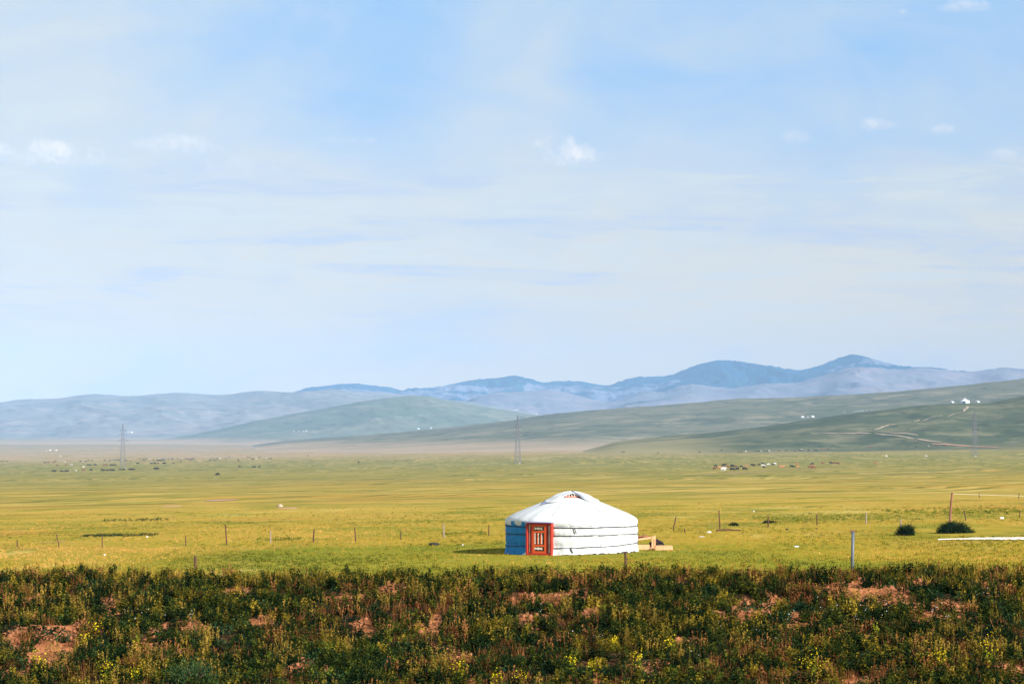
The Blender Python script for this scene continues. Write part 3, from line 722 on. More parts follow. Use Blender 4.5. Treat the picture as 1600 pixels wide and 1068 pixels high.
# pale wire from the tall post to the right
a = cast(1483.5, 824); pa = Vector((a.x+.15, a.y, -(771-HY)*a.y/F)); b2 = Vector(((1900-800)/F*150, 150, -(775-HY)*150/F))
mb = MB(); mb.tube([pa.lerp(b2, u)+Vector((0, 0, -.12*math.sin(math.pi*u))) for u in [i/20 for i in range(21)]], .006, 5)
tag(mb.build('wire', mat('pale wire', (.75, .7, .6))), 'pale thin wire running right from the top of the tall timber post', 'wire')
# far end of the wire, outside the view
post(1900, 840, 773, 3.4, 0, 'timber post carrying the far end of the pale wire', d=150, cat='post')

# fallen pole, tyre, stones and litter
def at_obj(mb, name, m, px, py, label, cat, smooth=False, rz=0, bevel=0):
    o = mb.build(name, m, smooth=smooth, bevel=bevel); p = cast(px, py); o.location = p; o.rotation_euler = (0, 0, rz)
    return tag(o, label, cat)
mb = MB(); mb.tube([(-.65, 0, .06), (0, .1, .09), (.75, 0, .05)], [.05, .045, .035], 8)
at_obj(mb, 'fallen_pole', M_post, 1137, 829.5, 'thin dark pole lying on the grass below the tall thin fence post', 'pole')
mb = MB(); mb.tube([(.20*math.cos(a)+0, .10*math.sin(a*0), .02+.20*math.sin(a)) for a in [math.pi*i/14 for i in range(15)]], .055, 8)
mb = MB(); n = 24
pts = [(.21*math.cos(2*math.pi*i/n), .21*math.sin(2*math.pi*i/n), .06) for i in range(n+1)]
mb.tube(pts, .07, 10, False)
at_obj(mb, 'tyre', mat('black rubber', (.012, .014, .018), rough=.6), 678, 851.5, 'black tyre lying flat in the grass left of the ger', 'tyre', True)
def rock(name, px, py, rx, rz_, m, label, cat, seed, box=False):
    bm = bmesh.new(); bmesh.ops.create_icosphere(bm, subdivisions=2, radius=1)
    for v in bm.verts:
        k = 1+.45*float(vn(v.co.x*1.6+seed, v.co.y*1.6+v.co.z*1.3, seed)); v.co = Vector((v.co.x*rx*k, v.co.y*rx*.7*k, v.co.z*rz_*k+rz_*.5))
    me = bpy.data.meshes.new(name); bm.to_mesh(me); bm.free(); me.materials.append(m)
    o = link(bpy.data.objects.new(name, me)); o.location = cast(px, py); return tag(o, label, cat)
M_wst = mat('white stone', (.72, .70, .74), var=.15, bump=.4); M_gst = mat('dark clod', (.05, .04, .03), var=.4)
rock('stone', 1107.5, 832, .13, .06, M_wst, 'white stone on the grass right of the dark stump', 'stone', 1)
rock('stone', 1096, 838.5, .17, .03, M_wst, 'flat white slab in the grass below the white stone', 'stone', 2)
rock('plastic_scrap', 1244, 854, .15, .04, M_wst, 'white scrap lying in the grass between the ger and the steel post', 'litter', 3)
rock('plastic_scrap', 723, 851.5, .05, .04, M_wst, 'tiny white scrap in the grass left of the ger near the tyre', 'litter', 4)
rock('plastic_scrap', 163, 867, .05, .04, M_wst, 'tiny white scrap in the grass at far left near the weeds', 'litter', 5)
rock('plastic_scrap', 230, 839, .06, .05, M_wst, 'tiny white scrap right of the dark green grass strip at left', 'litter', 6)
rock('plastic_scrap', 1178, 799, .06, .05, M_wst, 'tiny white scrap on the yellow grass above the small dark bush', 'litter', 7)
rock('clod', 1230, 827, .09, .05, M_gst, 'dark clod of earth right of the reddish fence post', 'clod', 8)
rock('clod', 1255, 825, .06, .04, M_gst, 'small dark clod left of the thin middle fence post', 'clod', 9)
rock('clod', 1276, 826, .06, .04, M_gst, 'small dark clod just below the thin middle fence post', 'clod', 10)
rock('clod', 1515, 805, .06, .05, M_gst, 'small dark clod just right of the leaning post by the tall timber post', 'clod', 11)
rock('clod', 1378, 813.5, .07, .05, M_gst, 'small dark clod between the reddish post and the spiky bush', 'clod', 12)
mb = MB(); mb.tube([(-.10, 0, .10), (.12, 0, .10)], .085, 10)
at_obj(mb, 'log', mat('pale cut log', (.70, .58, .48), var=.2), 1565, 811.5, 'short pale cut log lying near the right edge of the grass', 'log', rz=R(8))
#CONT2
# ------------------------------------------------------------------ plants: leaf arrays
def nrm(a): return a/np.maximum(np.linalg.norm(a, axis=-1, keepdims=True), 1e-9)
def leaf_q(P, D, L, Wd, rg):
    """diamond leaves: P base (n,3), D unit direction, L length, Wd width"""
    n = len(P); S_ = nrm(np.cross(D, rg.normal(size=(n, 3))))
    L = np.broadcast_to(L, n)[:, None]; Wd = np.broadcast_to(Wd, n)[:, None]
    up = np.zeros((n, 3)); up[:, 2] = -.15
    return np.stack([P, P+D*L*.5+S_*Wd*.5, P+D*L+up*L, P+D*L*.5-S_*Wd*.5], 1)
def blade_q(P, D, L, Wd, rg):
    n = len(P); S_ = rg.normal(size=(n, 3)); S_[:, 2] = 0; S_ = nrm(S_)
    L = np.broadcast_to(L, n)[:, None]; Wd = np.broadcast_to(Wd, n)[:, None]
    return np.stack([P-S_*Wd*.5, P+S_*Wd*.5, P+D*L+S_*Wd*.12, P+D*L-S_*Wd*.12], 1)
def p_leafy(rg, h=.45, stems=6, per=20, ll=.055, spread=.16):
    Q = []; Rn = []
    for s in range(stems):
        a = rg.uniform(0, 2*np.pi); tilt = rg.uniform(.05, .45); hh = h*rg.uniform(.6, 1.05)
        b = np.array([rg.normal()*spread*.35, rg.normal()*spread*.35, 0])
        d = nrm(np.array([np.cos(a)*tilt, np.sin(a)*tilt, 1.]))
        u = rg.uniform(.12, 1.0, per)
        P = b+d*(hh*u)[:, None]
        D = rg.normal(size=(per, 3)); D[:, 2] = np.abs(D[:, 2])*.5+.15; D = nrm(D)
        k = ll*(1.25-.7*u)*rg.uniform(.7, 1.3, per)
        Q.append(leaf_q(P, D, k, k*.55, rg)); Rn.append(rg.uniform(0, 1, per))
        Q.append(blade_q(b[None], d[None], hh, .008, rg)); Rn.append([.5])
    return np.concatenate(Q), np.concatenate(Rn)
def p_grass(rg, h=.4, n=40, sp=.08, w=.011, tilt=.35):
    P = np.zeros((n, 3)); P[:, :2] = rg.normal(size=(n, 2))*sp
    D = rg.normal(size=(n, 3))*tilt; D[:, 2] = 1; D = nrm(D)
    L = h*rg.uniform(.45, 1.1, n)
    return blade_q(P, D, L, w, rg), rg.uniform(0, 1, n)
def p_seed(rg, h=.6, n=9, sp=.07):
    Q = []; Rn = []
    for s in range(n):
        b = np.array([rg.normal()*sp, rg.normal()*sp, 0]); d = nrm(np.array([rg.normal()*.13, rg.normal()*.13, 1.])); hh = h*rg.uniform(.6, 1.1)
        Q.append(blade_q(b[None], d[None], hh, .011, rg)); Rn.append([.3])
        m = 12; u = rg.uniform(.45, 1.02, m); P = b+d*(hh*u)[:, None]
        D = rg.normal(size=(m, 3))*.6; D[:, 2] = 1; D = nrm(D)
        Q.append(leaf_q(P, D, rg.uniform(.03, .055, m), .018, rg)); Rn.append(rg.uniform(.5, 1, m))
    return np.concatenate(Q), np.concatenate(Rn)
def p_low(rg, r=.2, n=90, ll=.06):
    v = rg.normal(size=(n, 3)); v[:, 2] = np.abs(v[:, 2]); v = nrm(v)*rg.uniform(.35, 1, n)[:, None]
    P = v*np.array([r, r, r*.8]); D = nrm(v+rg.normal(size=(n, 3))*.6)
    return leaf_q(P, D, ll*rg.uniform(.6, 1.3, n), ll*.5, rg), rg.uniform(0, 1, n)
def p_flower(rg, h=.5, stems=5, base=.35):
    Q, Rn = p_leafy(rg, h*.8, stems, 12, .045, .1)
    Rn = Rn*base
    n = 46; P = rg.normal(size=(n, 3))*np.array([.075, .075, .10])+np.array([0, 0, h*.85]); D = nrm(rg.normal(size=(n, 3))+np.array([0, 0, .6]))
    Q2 = leaf_q(P, D, rg.uniform(.02, .04, n), .022, rg)
    return np.concatenate([Q, Q2]), np.concatenate([Rn, rg.uniform(.6, 1, n)])
def scatter(protos, P, scale, rg, tint=.35, off=None):
    """copies of the prototype leaf arrays at points P"""
    idx = rg.integers(0, len(protos), len(P)); out = []; rn = []
    for k, (Q, r) in enumerate(protos):
        sel = np.where(idx == k)[0]
        if not len(sel): continue
        a = rg.uniform(0, 2*np.pi, len(sel)); c, s = np.cos(a), np.sin(a); sc = scale[sel]
        X = Q[None, ..., 0]; Y = Q[None, ..., 1]; Z = Q[None, ..., 2]
        c, s, sc_ = c[:, None, None], s[:, None, None], sc[:, None, None]
        o = np.stack([(X*c-Y*s)*sc_, (X*s+Y*c)*sc_, Z*sc_*rg.uniform(.8, 1.2, len(sel))[:, None, None]], -1)+P[sel][:, None, None, :]
        out.append(o.reshape(-1, 4, 3))
        t = rg.uniform(-tint, tint, len(sel))[:, None]
        if off is not None: t = t+off[sel][:, None]
        rn.append(np.clip(r[None]*(1-tint)+tint*.5+t, 0, 1).ravel())
    return np.concatenate(out), np.concatenate(rn)

M_weed = leaf_mat('dark weed leaves', [(0, (.004, .011, .006)), (.45, (.012, .028, .008)), (.8, (.045, .062, .010)), (1, (.15, .135, .018))])
M_weed2 = leaf_mat('blue green weed leaves', [(0, (.004, .014, .009)), (.5, (.014, .04, .018)), (1, (.06, .10, .03))])
M_olive = leaf_mat('olive weed leaves', [(0, (.022, .025, .006)), (.35, (.08, .072, .010)), (.7, (.22, .165, .018)), (1, (.45, .31, .035))])
M_gold = leaf_mat('golden dry grass', [(0, (.06, .045, .01)), (.5, (.17, .115, .02)), (1, (.42, .27, .05))])
M_rust = leaf_mat('rusty dry stems', [(0, (.06, .02, .01)), (.5, (.20, .075, .025)), (1, (.44, .19, .07))])
M_green = leaf_mat('fresh green leaves', [(0, (.03, .06, .01)), (.5, (.10, .14, .014)), (1, (.32, .32, .03))])
M_yellow = leaf_mat('yellow blossoms', [(0, (.03, .06, .012)), (.4, (.08, .10, .015)), (.55, (.45, .34, .01)), (1, (.75, .60, .02))])
M_white_fl = leaf_mat('white blossoms', [(0, (.03, .06, .02)), (.4, (.06, .09, .03)), (.6, (.6, .55, .6)), (1, (.85, .82, .85))])

def bank_pt(px, py):
    t = (px-800)/F; m = -(py-HY)/F; ys = np.linspace(37, 54, 700)
    d = bank(t*ys, ys)-m*ys; i = int(np.argmax(d > 0)) if (d > 0).any() else 699
    return t*ys[i], ys[i]
# bare patches seen on the slope (centre and half size in photo pixels -> metres on the slope)
SOIL = []
for px, py, w, h_ in [(95, 992, 44, 26), (28, 985, 26, 9), (285, 972, 48, 9), (230, 1003, 22, 9), (300, 1028, 42, 10), (375, 920, 26, 8), (60, 930, 30, 8),
                      (545, 928, 34, 8), (620, 915, 24, 10), (575, 976, 18, 15), (650, 980, 24, 8), (684, 968, 20, 12), (700, 1020, 26, 14), (415, 955, 20, 7),
                      (180, 935, 26, 7), (500, 1036, 26, 8), (450, 1040, 20, 6), (795, 942, 10, 10), (930, 955, 34, 8), (830, 960, 22, 8), (875, 925, 60, 6), (1045, 895, 22, 7),
                      (1180, 942, 32, 12), (1010, 1035, 40, 10), (1075, 995, 24, 9), (1360, 915, 58, 13), (1240, 888, 40, 5), (1300, 893, 24, 6),
                      (1430, 905, 22, 7), (1480, 940, 28, 10), (1545, 928, 18, 7), (1590, 935, 18, 8), (1440, 948, 12, 8), (1475, 966, 34, 9), (1245, 965, 20, 7),
                      (1215, 935, 12, 12), (1370, 995, 30, 10), (1340, 1058, 26, 8), (200, 905, 30, 4), (1140, 958, 30, 8), (1570, 1035, 20, 10), (20, 1050, 26, 10)]:
    x0, y0 = bank_pt(px, py+4); x1, y1 = bank_pt(px, py+4-h_)
    SOIL.append((x0, y0, w/F*y0, max(abs(y1-y0)*1.0, .3)))
def set_bare():
    o = bpy.data.objects['embankment']; n_ = len(o.data.vertices); co = np.empty(n_*3, np.float32); o.data.vertices.foreach_get('co', co); co = co.reshape(-1, 3).astype(float)
    v = soil_d(co[:, 0], co[:, 1]); a = o.data.attributes.new('bare', 'FLOAT', 'POINT'); a.data.foreach_set('value', np.clip(1.15-v*.5, 0, 1).astype(np.float32))
def soil_d(x, y):
    v = np.full(x.shape, 9.)
    jx = .35*fbm(x*2.2, y*2.2, 44, 3); jy = .5*fbm(x*2.2, y*2.2, 48, 3)
    for (a, b, c, d) in SOIL: v = np.minimum(v, ((x+jx*.8-a)/(c*.95))**2+((y+jy*.8-b+.18)/(d*.82+.22))**2)
    return v
set_bare()
def on_bank(n, ya, yb, rg):
    n = int(n*1.36); y = rg.uniform(ya, yb, n); x = rg.uniform(-1, 1, n)*(y*.225+5.6)
    return x, y
def place(n, ya, yb, seed, cond=None, soil_keep=0.17, sc=(.7, 1.25)):
    rg = np.random.default_rng(seed); x, y = on_bank(n, ya, yb, rg)
    keep = (soil_d(x, y) > 1.0) | (rg.uniform(size=len(x)) < soil_keep)
    if cond is not None: keep &= cond(x, y, rg)
    x, y = x[keep], y[keep]
    P = np.stack([x, y, bank(x, y)-.02], -1)
    return P, rg.uniform(sc[0], sc[1], len(x)), rg
def stuff(name, label, cat, protos, m, P, sc, rg, tint=.35, off=None):
    Q, rn = scatter(protos, P, sc, rg, tint, off)
    o = quads(name, Q, m, rnd=rn); return tag(o, label, cat, kind='stuff')
pg = np.random.default_rng(3)
PL = [p_leafy(pg, .27, 6, 20, .055) for _ in range(6)]
PLOW = [p_low(pg, .17, 90, .06) for _ in range(5)]
PG = [p_grass(pg, .27, 36) for _ in range(5)]
PS = [p_seed(pg, .40, 7) for _ in range(5)]
PF = [p_flower(pg, .42) for _ in range(4)]
def clump(s, off, a, b):
    return lambda x, y, rg: rg.uniform(size=len(x)) < ss(fbm(x/s, y/s, off, 3), a, b)
P, sc, rg = place(6200, 38, 51.2, 101, clump(1.8, 61, -.65, .0)); stuff('weeds', 'dark green leafy weeds covering the near embankment', 'weeds', PL, M_weed, P, sc, rg)
P, sc, rg = place(3000, 38, 51.2, 102, clump(2.1, 71, -.35, .25)); stuff('low_weeds', 'low blue green clumps of weed on the near embankment', 'weeds', PLOW, M_weed2, P, sc, rg)
P, sc, rg = place(4300, 38, 52, 103, clump(1.5, 81, -.35, .3)); stuff('olive_weeds', 'olive weeds mixed into the near embankment', 'weeds', PL, M_olive, P, sc*.95, rg)
P, sc, rg = place(1900, 38, 52, 104, clump(1.3, 91, -.2, .4), .10); stuff('seeding_grass', 'upright gold seeding grass on the near embankment', 'grass', PS, M_gold, P, sc*.85, rg)
P, sc, rg = place(3400, 38, 52, 105, clump(1.4, 95, -.2, .4), .12); stuff('dry_stems', 'rusty dry stems between the weeds of the embankment', 'dry grass', PG+PS[:2], M_rust, P, sc*.85, rg)
P, sc, rg = place(2200, 38, 51.5, 106, clump(1.2, 99, 0, .5)); stuff('green_herbs', 'fresh green herbs scattered on the near embankment', 'herbs', PL, M_green, P, sc*.75, rg)
P, sc, rg = place(2600, 49.6, 54, 107, None, 1.0); stuff('crest_grass', 'golden green grass along the top of the embankment', 'grass', PG, leaf_mat('crest grass blades', [(0, (.07, .065, .01)), (.4, (.22, .17, .02)), (1, (.60, .38, .06))]), P, sc*.85, rg)
# dark, dense clumps that make the mottled look
P, sc, rg = place(1000, 38, 50.8, 111, clump(2.2, 131, -.2, .25), 0); stuff('weed_clumps', 'dense dark bushy weeds dotted over the embankment', 'weeds', [p_low(pg, .27, 190, .055) for _ in range(3)], M_weed, P, sc*.9, rg)
# clods and stones on the bare patches
rgc = np.random.default_rng(55); n_ = 9000; yy = rgc.uniform(39, 51, n_); xx_ = rgc.uniform(-1, 1, n_)*(yy*.225+5)
kk = soil_d(xx_, yy) < 1.3; xx_, yy = xx_[kk], yy[kk]; zz = bank(xx_, yy); cube = np.array([[-1, -1, -1], [1, -1, -1], [1, 1, -1], [-1, 1, -1], [-.7, -.7, 1], [.7, -.7, 1], [.7, .7, 1], [-.7, .7, 1.]])
cv = cube[None]*rgc.uniform(.012, .05, (len(xx_), 1, 1))*rgc.uniform(.6, 1.4, (len(xx_), 8, 3))+np.stack([xx_, yy, zz], -1)[:, None]
cf = np.array([[0, 1, 5, 4], [1, 2, 6, 5], [2, 3, 7, 6], [3, 0, 4, 7], [4, 5, 6, 7]])[None]+(np.arange(len(xx_))*8)[:, None, None]
o = mesh_np('clods', cv.reshape(-1, 3), cf.reshape(-1, 4), mat('reddish clods', (.27, .105, .045), var=.5, vscale=9)); tag(o, 'crumbly reddish clods strewn over the bare patches of the embankment', 'clods', kind='stuff')
# small white flowers on the right half
wp = [(1300, 945), (1332, 950), (1345, 962), (1460, 958), (1468, 950), (1515, 938), (1530, 925), (1388, 953), (1295, 960), (915, 1001), (940, 1003), (880, 1000), (1125, 995), (1210, 1003), (1220, 968), (219, 970), (218, 963), (277, 963), (300, 964), (1338, 968), (1500, 975), (1400, 965), (1090, 1030), (1180, 985), (850, 955)]
X = []; 
for px, py in wp:
    for _ in range(2):
        x, y = bank_pt(px+random.gauss(0, 10), py+6+random.gauss(0, 3)); X.append((x, y, float(bank(np.array([x]), np.array([y]))[0])))
rg = np.random.default_rng(9); P = np.array(X)
def p_wf(rg):
    n = 4; P_ = rg.normal(size=(n, 3))*.035+np.array([0, 0, .20]); D = nrm(rg.normal(size=(n, 3)))
    Q1, r1 = p_leafy(rg, .2, 2, 8, .03, .05)
    return np.concatenate([Q1, leaf_q(P_, D, .022, .022, rg)]), np.concatenate([r1*.3, np.full(n, .9)])
stuff('white_flowers', 'tiny white flowers sprinkled among the weeds', 'flowers', [p_wf(rg) for _ in range(3)], M_white_fl, P, rg.uniform(.7, 1.1, len(P)), rg, 0.05)
# single yellow flowering plants one can point to
fl = [(152, 990, .9, 'bright yellow flowering weed above the big bare patch at far left'), (132, 1002, .6, 'small yellow flowering weed just left of the brighter one at far left'),
      (168, 1058, .9, 'yellow flowering weed near the bottom edge left of the round bush'), (210, 1056, .6, 'small yellow flowering weed at the bottom edge beside the round bush'),
      (60, 1040, .8, 'yellow green flowering weed near the bottom left corner'),
      (718, 1056, .9, 'yellow flowering weed at the bottom edge left of centre'), (776, 1062, .6, 'small yellow flowering weed at the bottom edge just left of centre'),
      (994, 1036, .8, 'orange yellow flowering weed low on the slope below the ger'), (893, 1040, .7, 'pale yellow flowering weed low on the slope left of the orange one'),
      (925, 1045, .6, 'thin yellow flowering weed between the pale and the orange one'), (815, 1066, .7, 'yellow flowering weed at the bottom edge below the ger'),
      (1048, 1010, .7, 'yellow flowering weed right of the orange one'), (960, 1008, .55, 'small yellow flowering weed above the orange one'),
      (1267, 1050, 1.1, 'tall thin yellow weed at the lower right'), (1545, 1020, 1.1, 'leafy yellow green weed near the right edge'), (1470, 1035, .9, 'yellow green weed left of the one near the right edge')]
for i, (px, py, s_, lb) in enumerate(fl):
    x, y = bank_pt(px, py+10*s_+6); rg = np.random.default_rng(500+i)
    r_ = empty('flowering_weed', (x, y, float(bank(np.array([x]), np.array([y]))[0])-.01)); tag(r_, lb, 'plant', 'yellow flowering weeds on the embankment')
    Q, rn = p_leafy(rg, .40*s_, 5, 14, .05, .1); quads('foliage', Q, M_green, r_, rn)
    n = 55; P_ = rg.normal(size=(n, 3))*np.array([.085, .085, .085])*s_+np.array([0, 0, .36*s_]); D = nrm(rg.normal(size=(n, 3))+np.array([0, 0, .5]))
    quads('blossom', leaf_q(P_, D, rg.uniform(.022, .045, n), .024, rg), M_yellow, r_, rg.uniform(.5, 1, n))
# round bush at the lower left, and two dark ones
def bush(name, loc, rx, ry, hz, n, ll, m, label, seed, spiky=False):
    rg = np.random.default_rng(seed)
    v = rg.normal(size=(n, 3)); v[:, 2] = np.abs(v[:, 2]); v = nrm(v); rr = rg.uniform(.25, 1, n)**.5
    lob = 1+.22*np.sin(np.arctan2(v[:, 1], v[:, 0])*3+seed)+.18*rg.normal(size=n)*.5
    Pp = v*rr[:, None]*lob[:, None]*np.array([rx, ry, hz]); D = nrm(v+rg.normal(size=(n, 3))*.55+np.array([0, 0, .3]))
    r_ = empty(name, loc); tag(r_, label, 'bush')
    if spiky:
        k = n//3; a = rg.uniform(0, 2*np.pi, k); til = rg.uniform(.0, .9, k); D2 = nrm(np.stack([np.cos(a)*til, np.sin(a)*til, np.ones(k)], -1))
        B = np.stack([np.cos(a)*rx*.5*rg.uniform(0, 1, k), np.sin(a)*ry*.5*rg.uniform(0, 1, k), np.zeros(k)], -1)
        Q = np.concatenate([leaf_q(Pp*np.array([.95, .95, .7]), D, ll*rg.uniform(.6, 1.4, n), ll*.45, rg), blade_q(B, D2, hz*rg.uniform(.6, 1.15, k), .02, rg)])
        rn = rg.uniform(0, 1, len(Q))
    else: Q = leaf_q(Pp, D, ll*rg.uniform(.6, 1.4, n), ll*.5, rg); rn = rg.uniform(0, 1, n)
    quads('foliage', Q, m, r_, rn)
    st_ = MB()
    for i in range(7):
        a = 2*math.pi*i/7; st_.tube([(0, 0, -.05), (math.cos(a)*rx*.3, math.sin(a)*ry*.3, hz*.4), (math.cos(a)*rx*.55, math.sin(a)*ry*.55, hz*.8)], [.018, .012, .006], 5)
    st_.build('stem', M_post, r_); return r_
M_bush = leaf_mat('dark bush leaves', [(0, (.003, .012, .009)), (.6, (.010, .030, .012)), (1, (.05, .085, .025))], .15)
x, y = bank_pt(302, 1072); bush('round_bush', (x, y, float(bank(np.array([x]), np.array([y]))[0])), .42, .40, .40, 2600, .045, leaf_mat('round bush leaves', [(0, (.02, .05, .02)), (.6, (.04, .085, .03)), (1, (.10, .15, .05))]), 'round leafy green bush at the bottom edge left of centre', 3)
c = cast(1416, 836); bush('spiky_bush', c, .50, .45, .62, 1500, .10, M_bush, 'spiky dark green bush with a bare twig right of the steel post', 5, True)
mb = MB(); mb.tube([(.18, 0, .5), (.28, 0, .72), (.45, .0, .86), (.72, 0, .93)], [.016, .013, .01, .006], 5)
tw = mb.build('twig', M_post, [o for o in bpy.data.objects if o.name == 'spiky_bush'][0])
c = cast(1489, 832.5); bush('large_bush', c, .98, .62, .66, 3600, .10, M_bush, 'large rounded dark green bush at the foot of the tall timber post', 8, True)
c = cast(1147, 821); bush('small_bush', c, .28, .25, .17, 400, .08, M_bush, 'small low dark bush left of the reddish fence post', 12)
c = cast(1201, 817); bush('small_bush', c, .42, .25, .16, 500, .08, M_bush, 'flat dark bush right behind the reddish fence post', 15)

# ------------------------------------------------------------------ grass tufts on the near meadow (what shows as texture there)
rg = np.random.default_rng(77); n = 106000
y = np.exp(rg.uniform(np.log(86), np.log(300), n)); y = y[rg.uniform(size=n) > ss(y, 115, 235)]; n = len(y); x = rg.uniform(-1, 1, n)*(y*.225+7)
nz = fbm(x/7, y/5, 201, 3)
gp = Vector((gc.x, gc.y, 0))
keep = (np.hypot(x-gc.x, y-gc.y) > 3.35) & (rg.uniform(size=n) < .45+.9*(nz+.3))
px_ = 800+F*x/y; gcol = (px_ > 1440) & (y > 128) & (y < 141)
keep &= ~gcol
x, y, nz = x[keep], y[keep], nz[keep]
P = np.stack([x, y, G(x, y)-.01], -1)
tp = [p_grass(rg, .085, 7, .05, .022, .6) for _ in range(6)]
big = rg.uniform(size=len(x)) < .5+.6*nz
near = 1+.9*(1-ss(y, 88, 108))
stuff('meadow_grass', 'short green and straw coloured grass tufts of the near meadow', 'grass', tp,
      leaf_mat('meadow grass blades', [(0, (.055, .068, .008)), (.25, (.15, .145, .014)), (.5, (.34, .24, .026)), (.75, (.50, .315, .045)), (1, (.66, .36, .11))]), P, rg.uniform(.6, 1.3, len(x))*near, rg, .35, 1.0*fbm(x/11, y/18, 401, 4)+.35*fbm(x/2, y/4, 405, 2)-.14*(1-ss(y, 105, 125))-.26*(1-ss(y, 112, 142))*ss(x, -22, -4)*(1-ss(x, 6, 26)))
sel = rg.uniform(size=len(x)) < .30*(fbm(x/5, y/11, 301, 3) > .05)+.01
P2 = P[sel]
stuff('meadow_herbs', 'darker green herb patches in the near meadow', 'herbs', [p_low(rg, .10, 14, .06) for _ in range(4)], M_green, P2, rg.uniform(.5, 1.1, len(P2)), rg)
# dark green rank strips of grass
def strip(px0, px1, py, wpx, nn, seed, m, lb, sc=1.0):
    rg = np.random.default_rng(seed); a = cast(px0, py); b = cast(px1, py-(px1-px0)*.012)
    u = rg.uniform(size=nn); x = a.x+(b.x-a.x)*u; y = a.y+(b.y-a.y)*u+rg.normal(size=nn)*wpx
    k = rg.uniform(size=nn) < .25+1.5*(vn(x/1.2, y/2, seed)+.35); x, y = x[k], y[k]
    stuff('rank_grass', lb, 'grass', [p_low(rg, .13, 16, .08) for _ in range(3)], m, np.stack([x, y, G(x, y)], -1), rg.uniform(.6, 1.2, len(x))*sc, rg)
strip(130, 245, 836.5, .9, 420, 1, M_weed2, 'dark green strip of rank grass on the meadow at left', .8)
strip(400, 470, 842.5, .9, 200, 2, M_green, 'patchy dark green strip below the grey fence post', .7)
strip(160, 262, 813, 2.2, 130, 3, M_weed2, 'thin dark strip of grass farther up the meadow at left', .9)
strip(1180, 1420, 811, 5, 600, 4, M_green, 'broad dark green patch of grass behind the fence at right', .8)
strip(1400, 1640, 801, 6, 900, 5, M_green, 'broad dark green patch of grass near the right edge', .9)
strip(690, 760, 834, 1.5, 130, 6, M_green, 'small dark green strip of grass left of the ger', .7)
#CONT3
# ------------------------------------------------------------------ lattice pylons
M_py = mat('galvanised lattice steel', (.17, .17, .19), rough=.5, var=.2, spec=.3)
M_py2 = mat('dull dark lattice steel', (.10, .10, .12), rough=.6, var=.2)
M_foot = mat('pale concrete', (.6, .58, .55), var=.1)
HP = 32.0
def half(z): return float(np.interp(z, [0, 20, 26, HP], [1.75, .95, .62, .16]))
def make_pylon():
    r = empty('pylon', (0, 0, 0))
    b = MB()
    for sx in (-1, 1):
        for sy in (-1, 1):
            b.tube([(sx*half(z), sy*half(z), z) for z in (-.5, 8, 20, 26, HP)], [.15, .14, .12, .10, .08], 5)
    b.build('mast_leg', M_py, r)
    b = MB(); zs = [0, 3.6, 7, 10.2, 13, 15.6, 18, 20, 22, 24, 26, 28, 30, HP]
    for z0, z1 in zip(zs[:-1], zs[1:]):
        h0, h1 = half(z0), half(z1)
        cs0 = [(-h0, -h0), (h0, -h0), (h0, h0), (-h0, h0)]; cs1 = [(-h1, -h1), (h1, -h1), (h1, h1), (-h1, h1)]
        for k in range(4):
            a, c = cs0[k], cs0[(k+1) % 4]; e, g = cs1[k], cs1[(k+1) % 4]
            b.tube([(*a, z0), (*g, z1)], .05, 4); b.tube([(*c, z0), (*e, z1)], .05, 4); b.tube([(*e, z1), (*g, z1)], .05, 4)
    b.build('bracing', M_py, r)
    for z, L in ((20.2, 3.4), (24.6, 2.5), (28.2, 1.7)):
        b = MB()
        for s in (-1, 1):
            for sy in (-1, 1):
                b.tube([(s*half(z)*.6, sy*half(z), z), (s*L, 0, z+.1)], .07, 4); b.tube([(s*half(z+1.4)*.8, sy*half(z+1.4)*.5, z+1.3), (s*L, 0, z+.15)], .05, 4)
            b.tube([(s*L, 0, z+.1), (s*L, 0, z-1.2)], [.05, .10], 5)
        b.build('cross_arm', M_py2, r)
    b = MB(); b.tube([(0, 0, HP-2.5), (0, 0, HP+.6)], [.20, .12], 5); b.build('peak', M_py2, r)
    for sx in (-1, 1):
        for sy in (-1, 1):
            b = MB(); b.box((sx*1.75, sy*1.75, .2), (.7, .7, .7))
    b.build('footing', mat('pale concrete', (.6, .58, .55), var=.1), r)
    return r
def copy_tree(o, parent=None):
    c = o.copy(); C.objects.link(c)
    if parent: c.parent = parent
    for ch in [q for q in bpy.data.objects if q.parent == o]: copy_tree(ch, c)
    return c
py0 = make_pylon()
for i, (px, base, top, lb) in enumerate([(192, 733, 662, 'steel lattice pylon standing among the cattle herd at left'),
                                         (809, 722, 648, 'steel lattice pylon standing behind and left of the ger'),
                                         (1523, 716, 640, 'steel lattice pylon below the white domed building at right')]):
    o = py0 if i == 0 else copy_tree(py0)
    d = [1600, 1640, 1660][i]; x = (px-800)/F*d; z = ground_at(x, d); o.location = (x, d, z)
    hh = -(top-HY)*d/F - z; o.scale = (1, 1, hh/(HP+.6)); o.rotation_euler = (0, 0, R(12+i*4))
    tag(o, lb, 'pylon', 'lattice pylons on the plain')

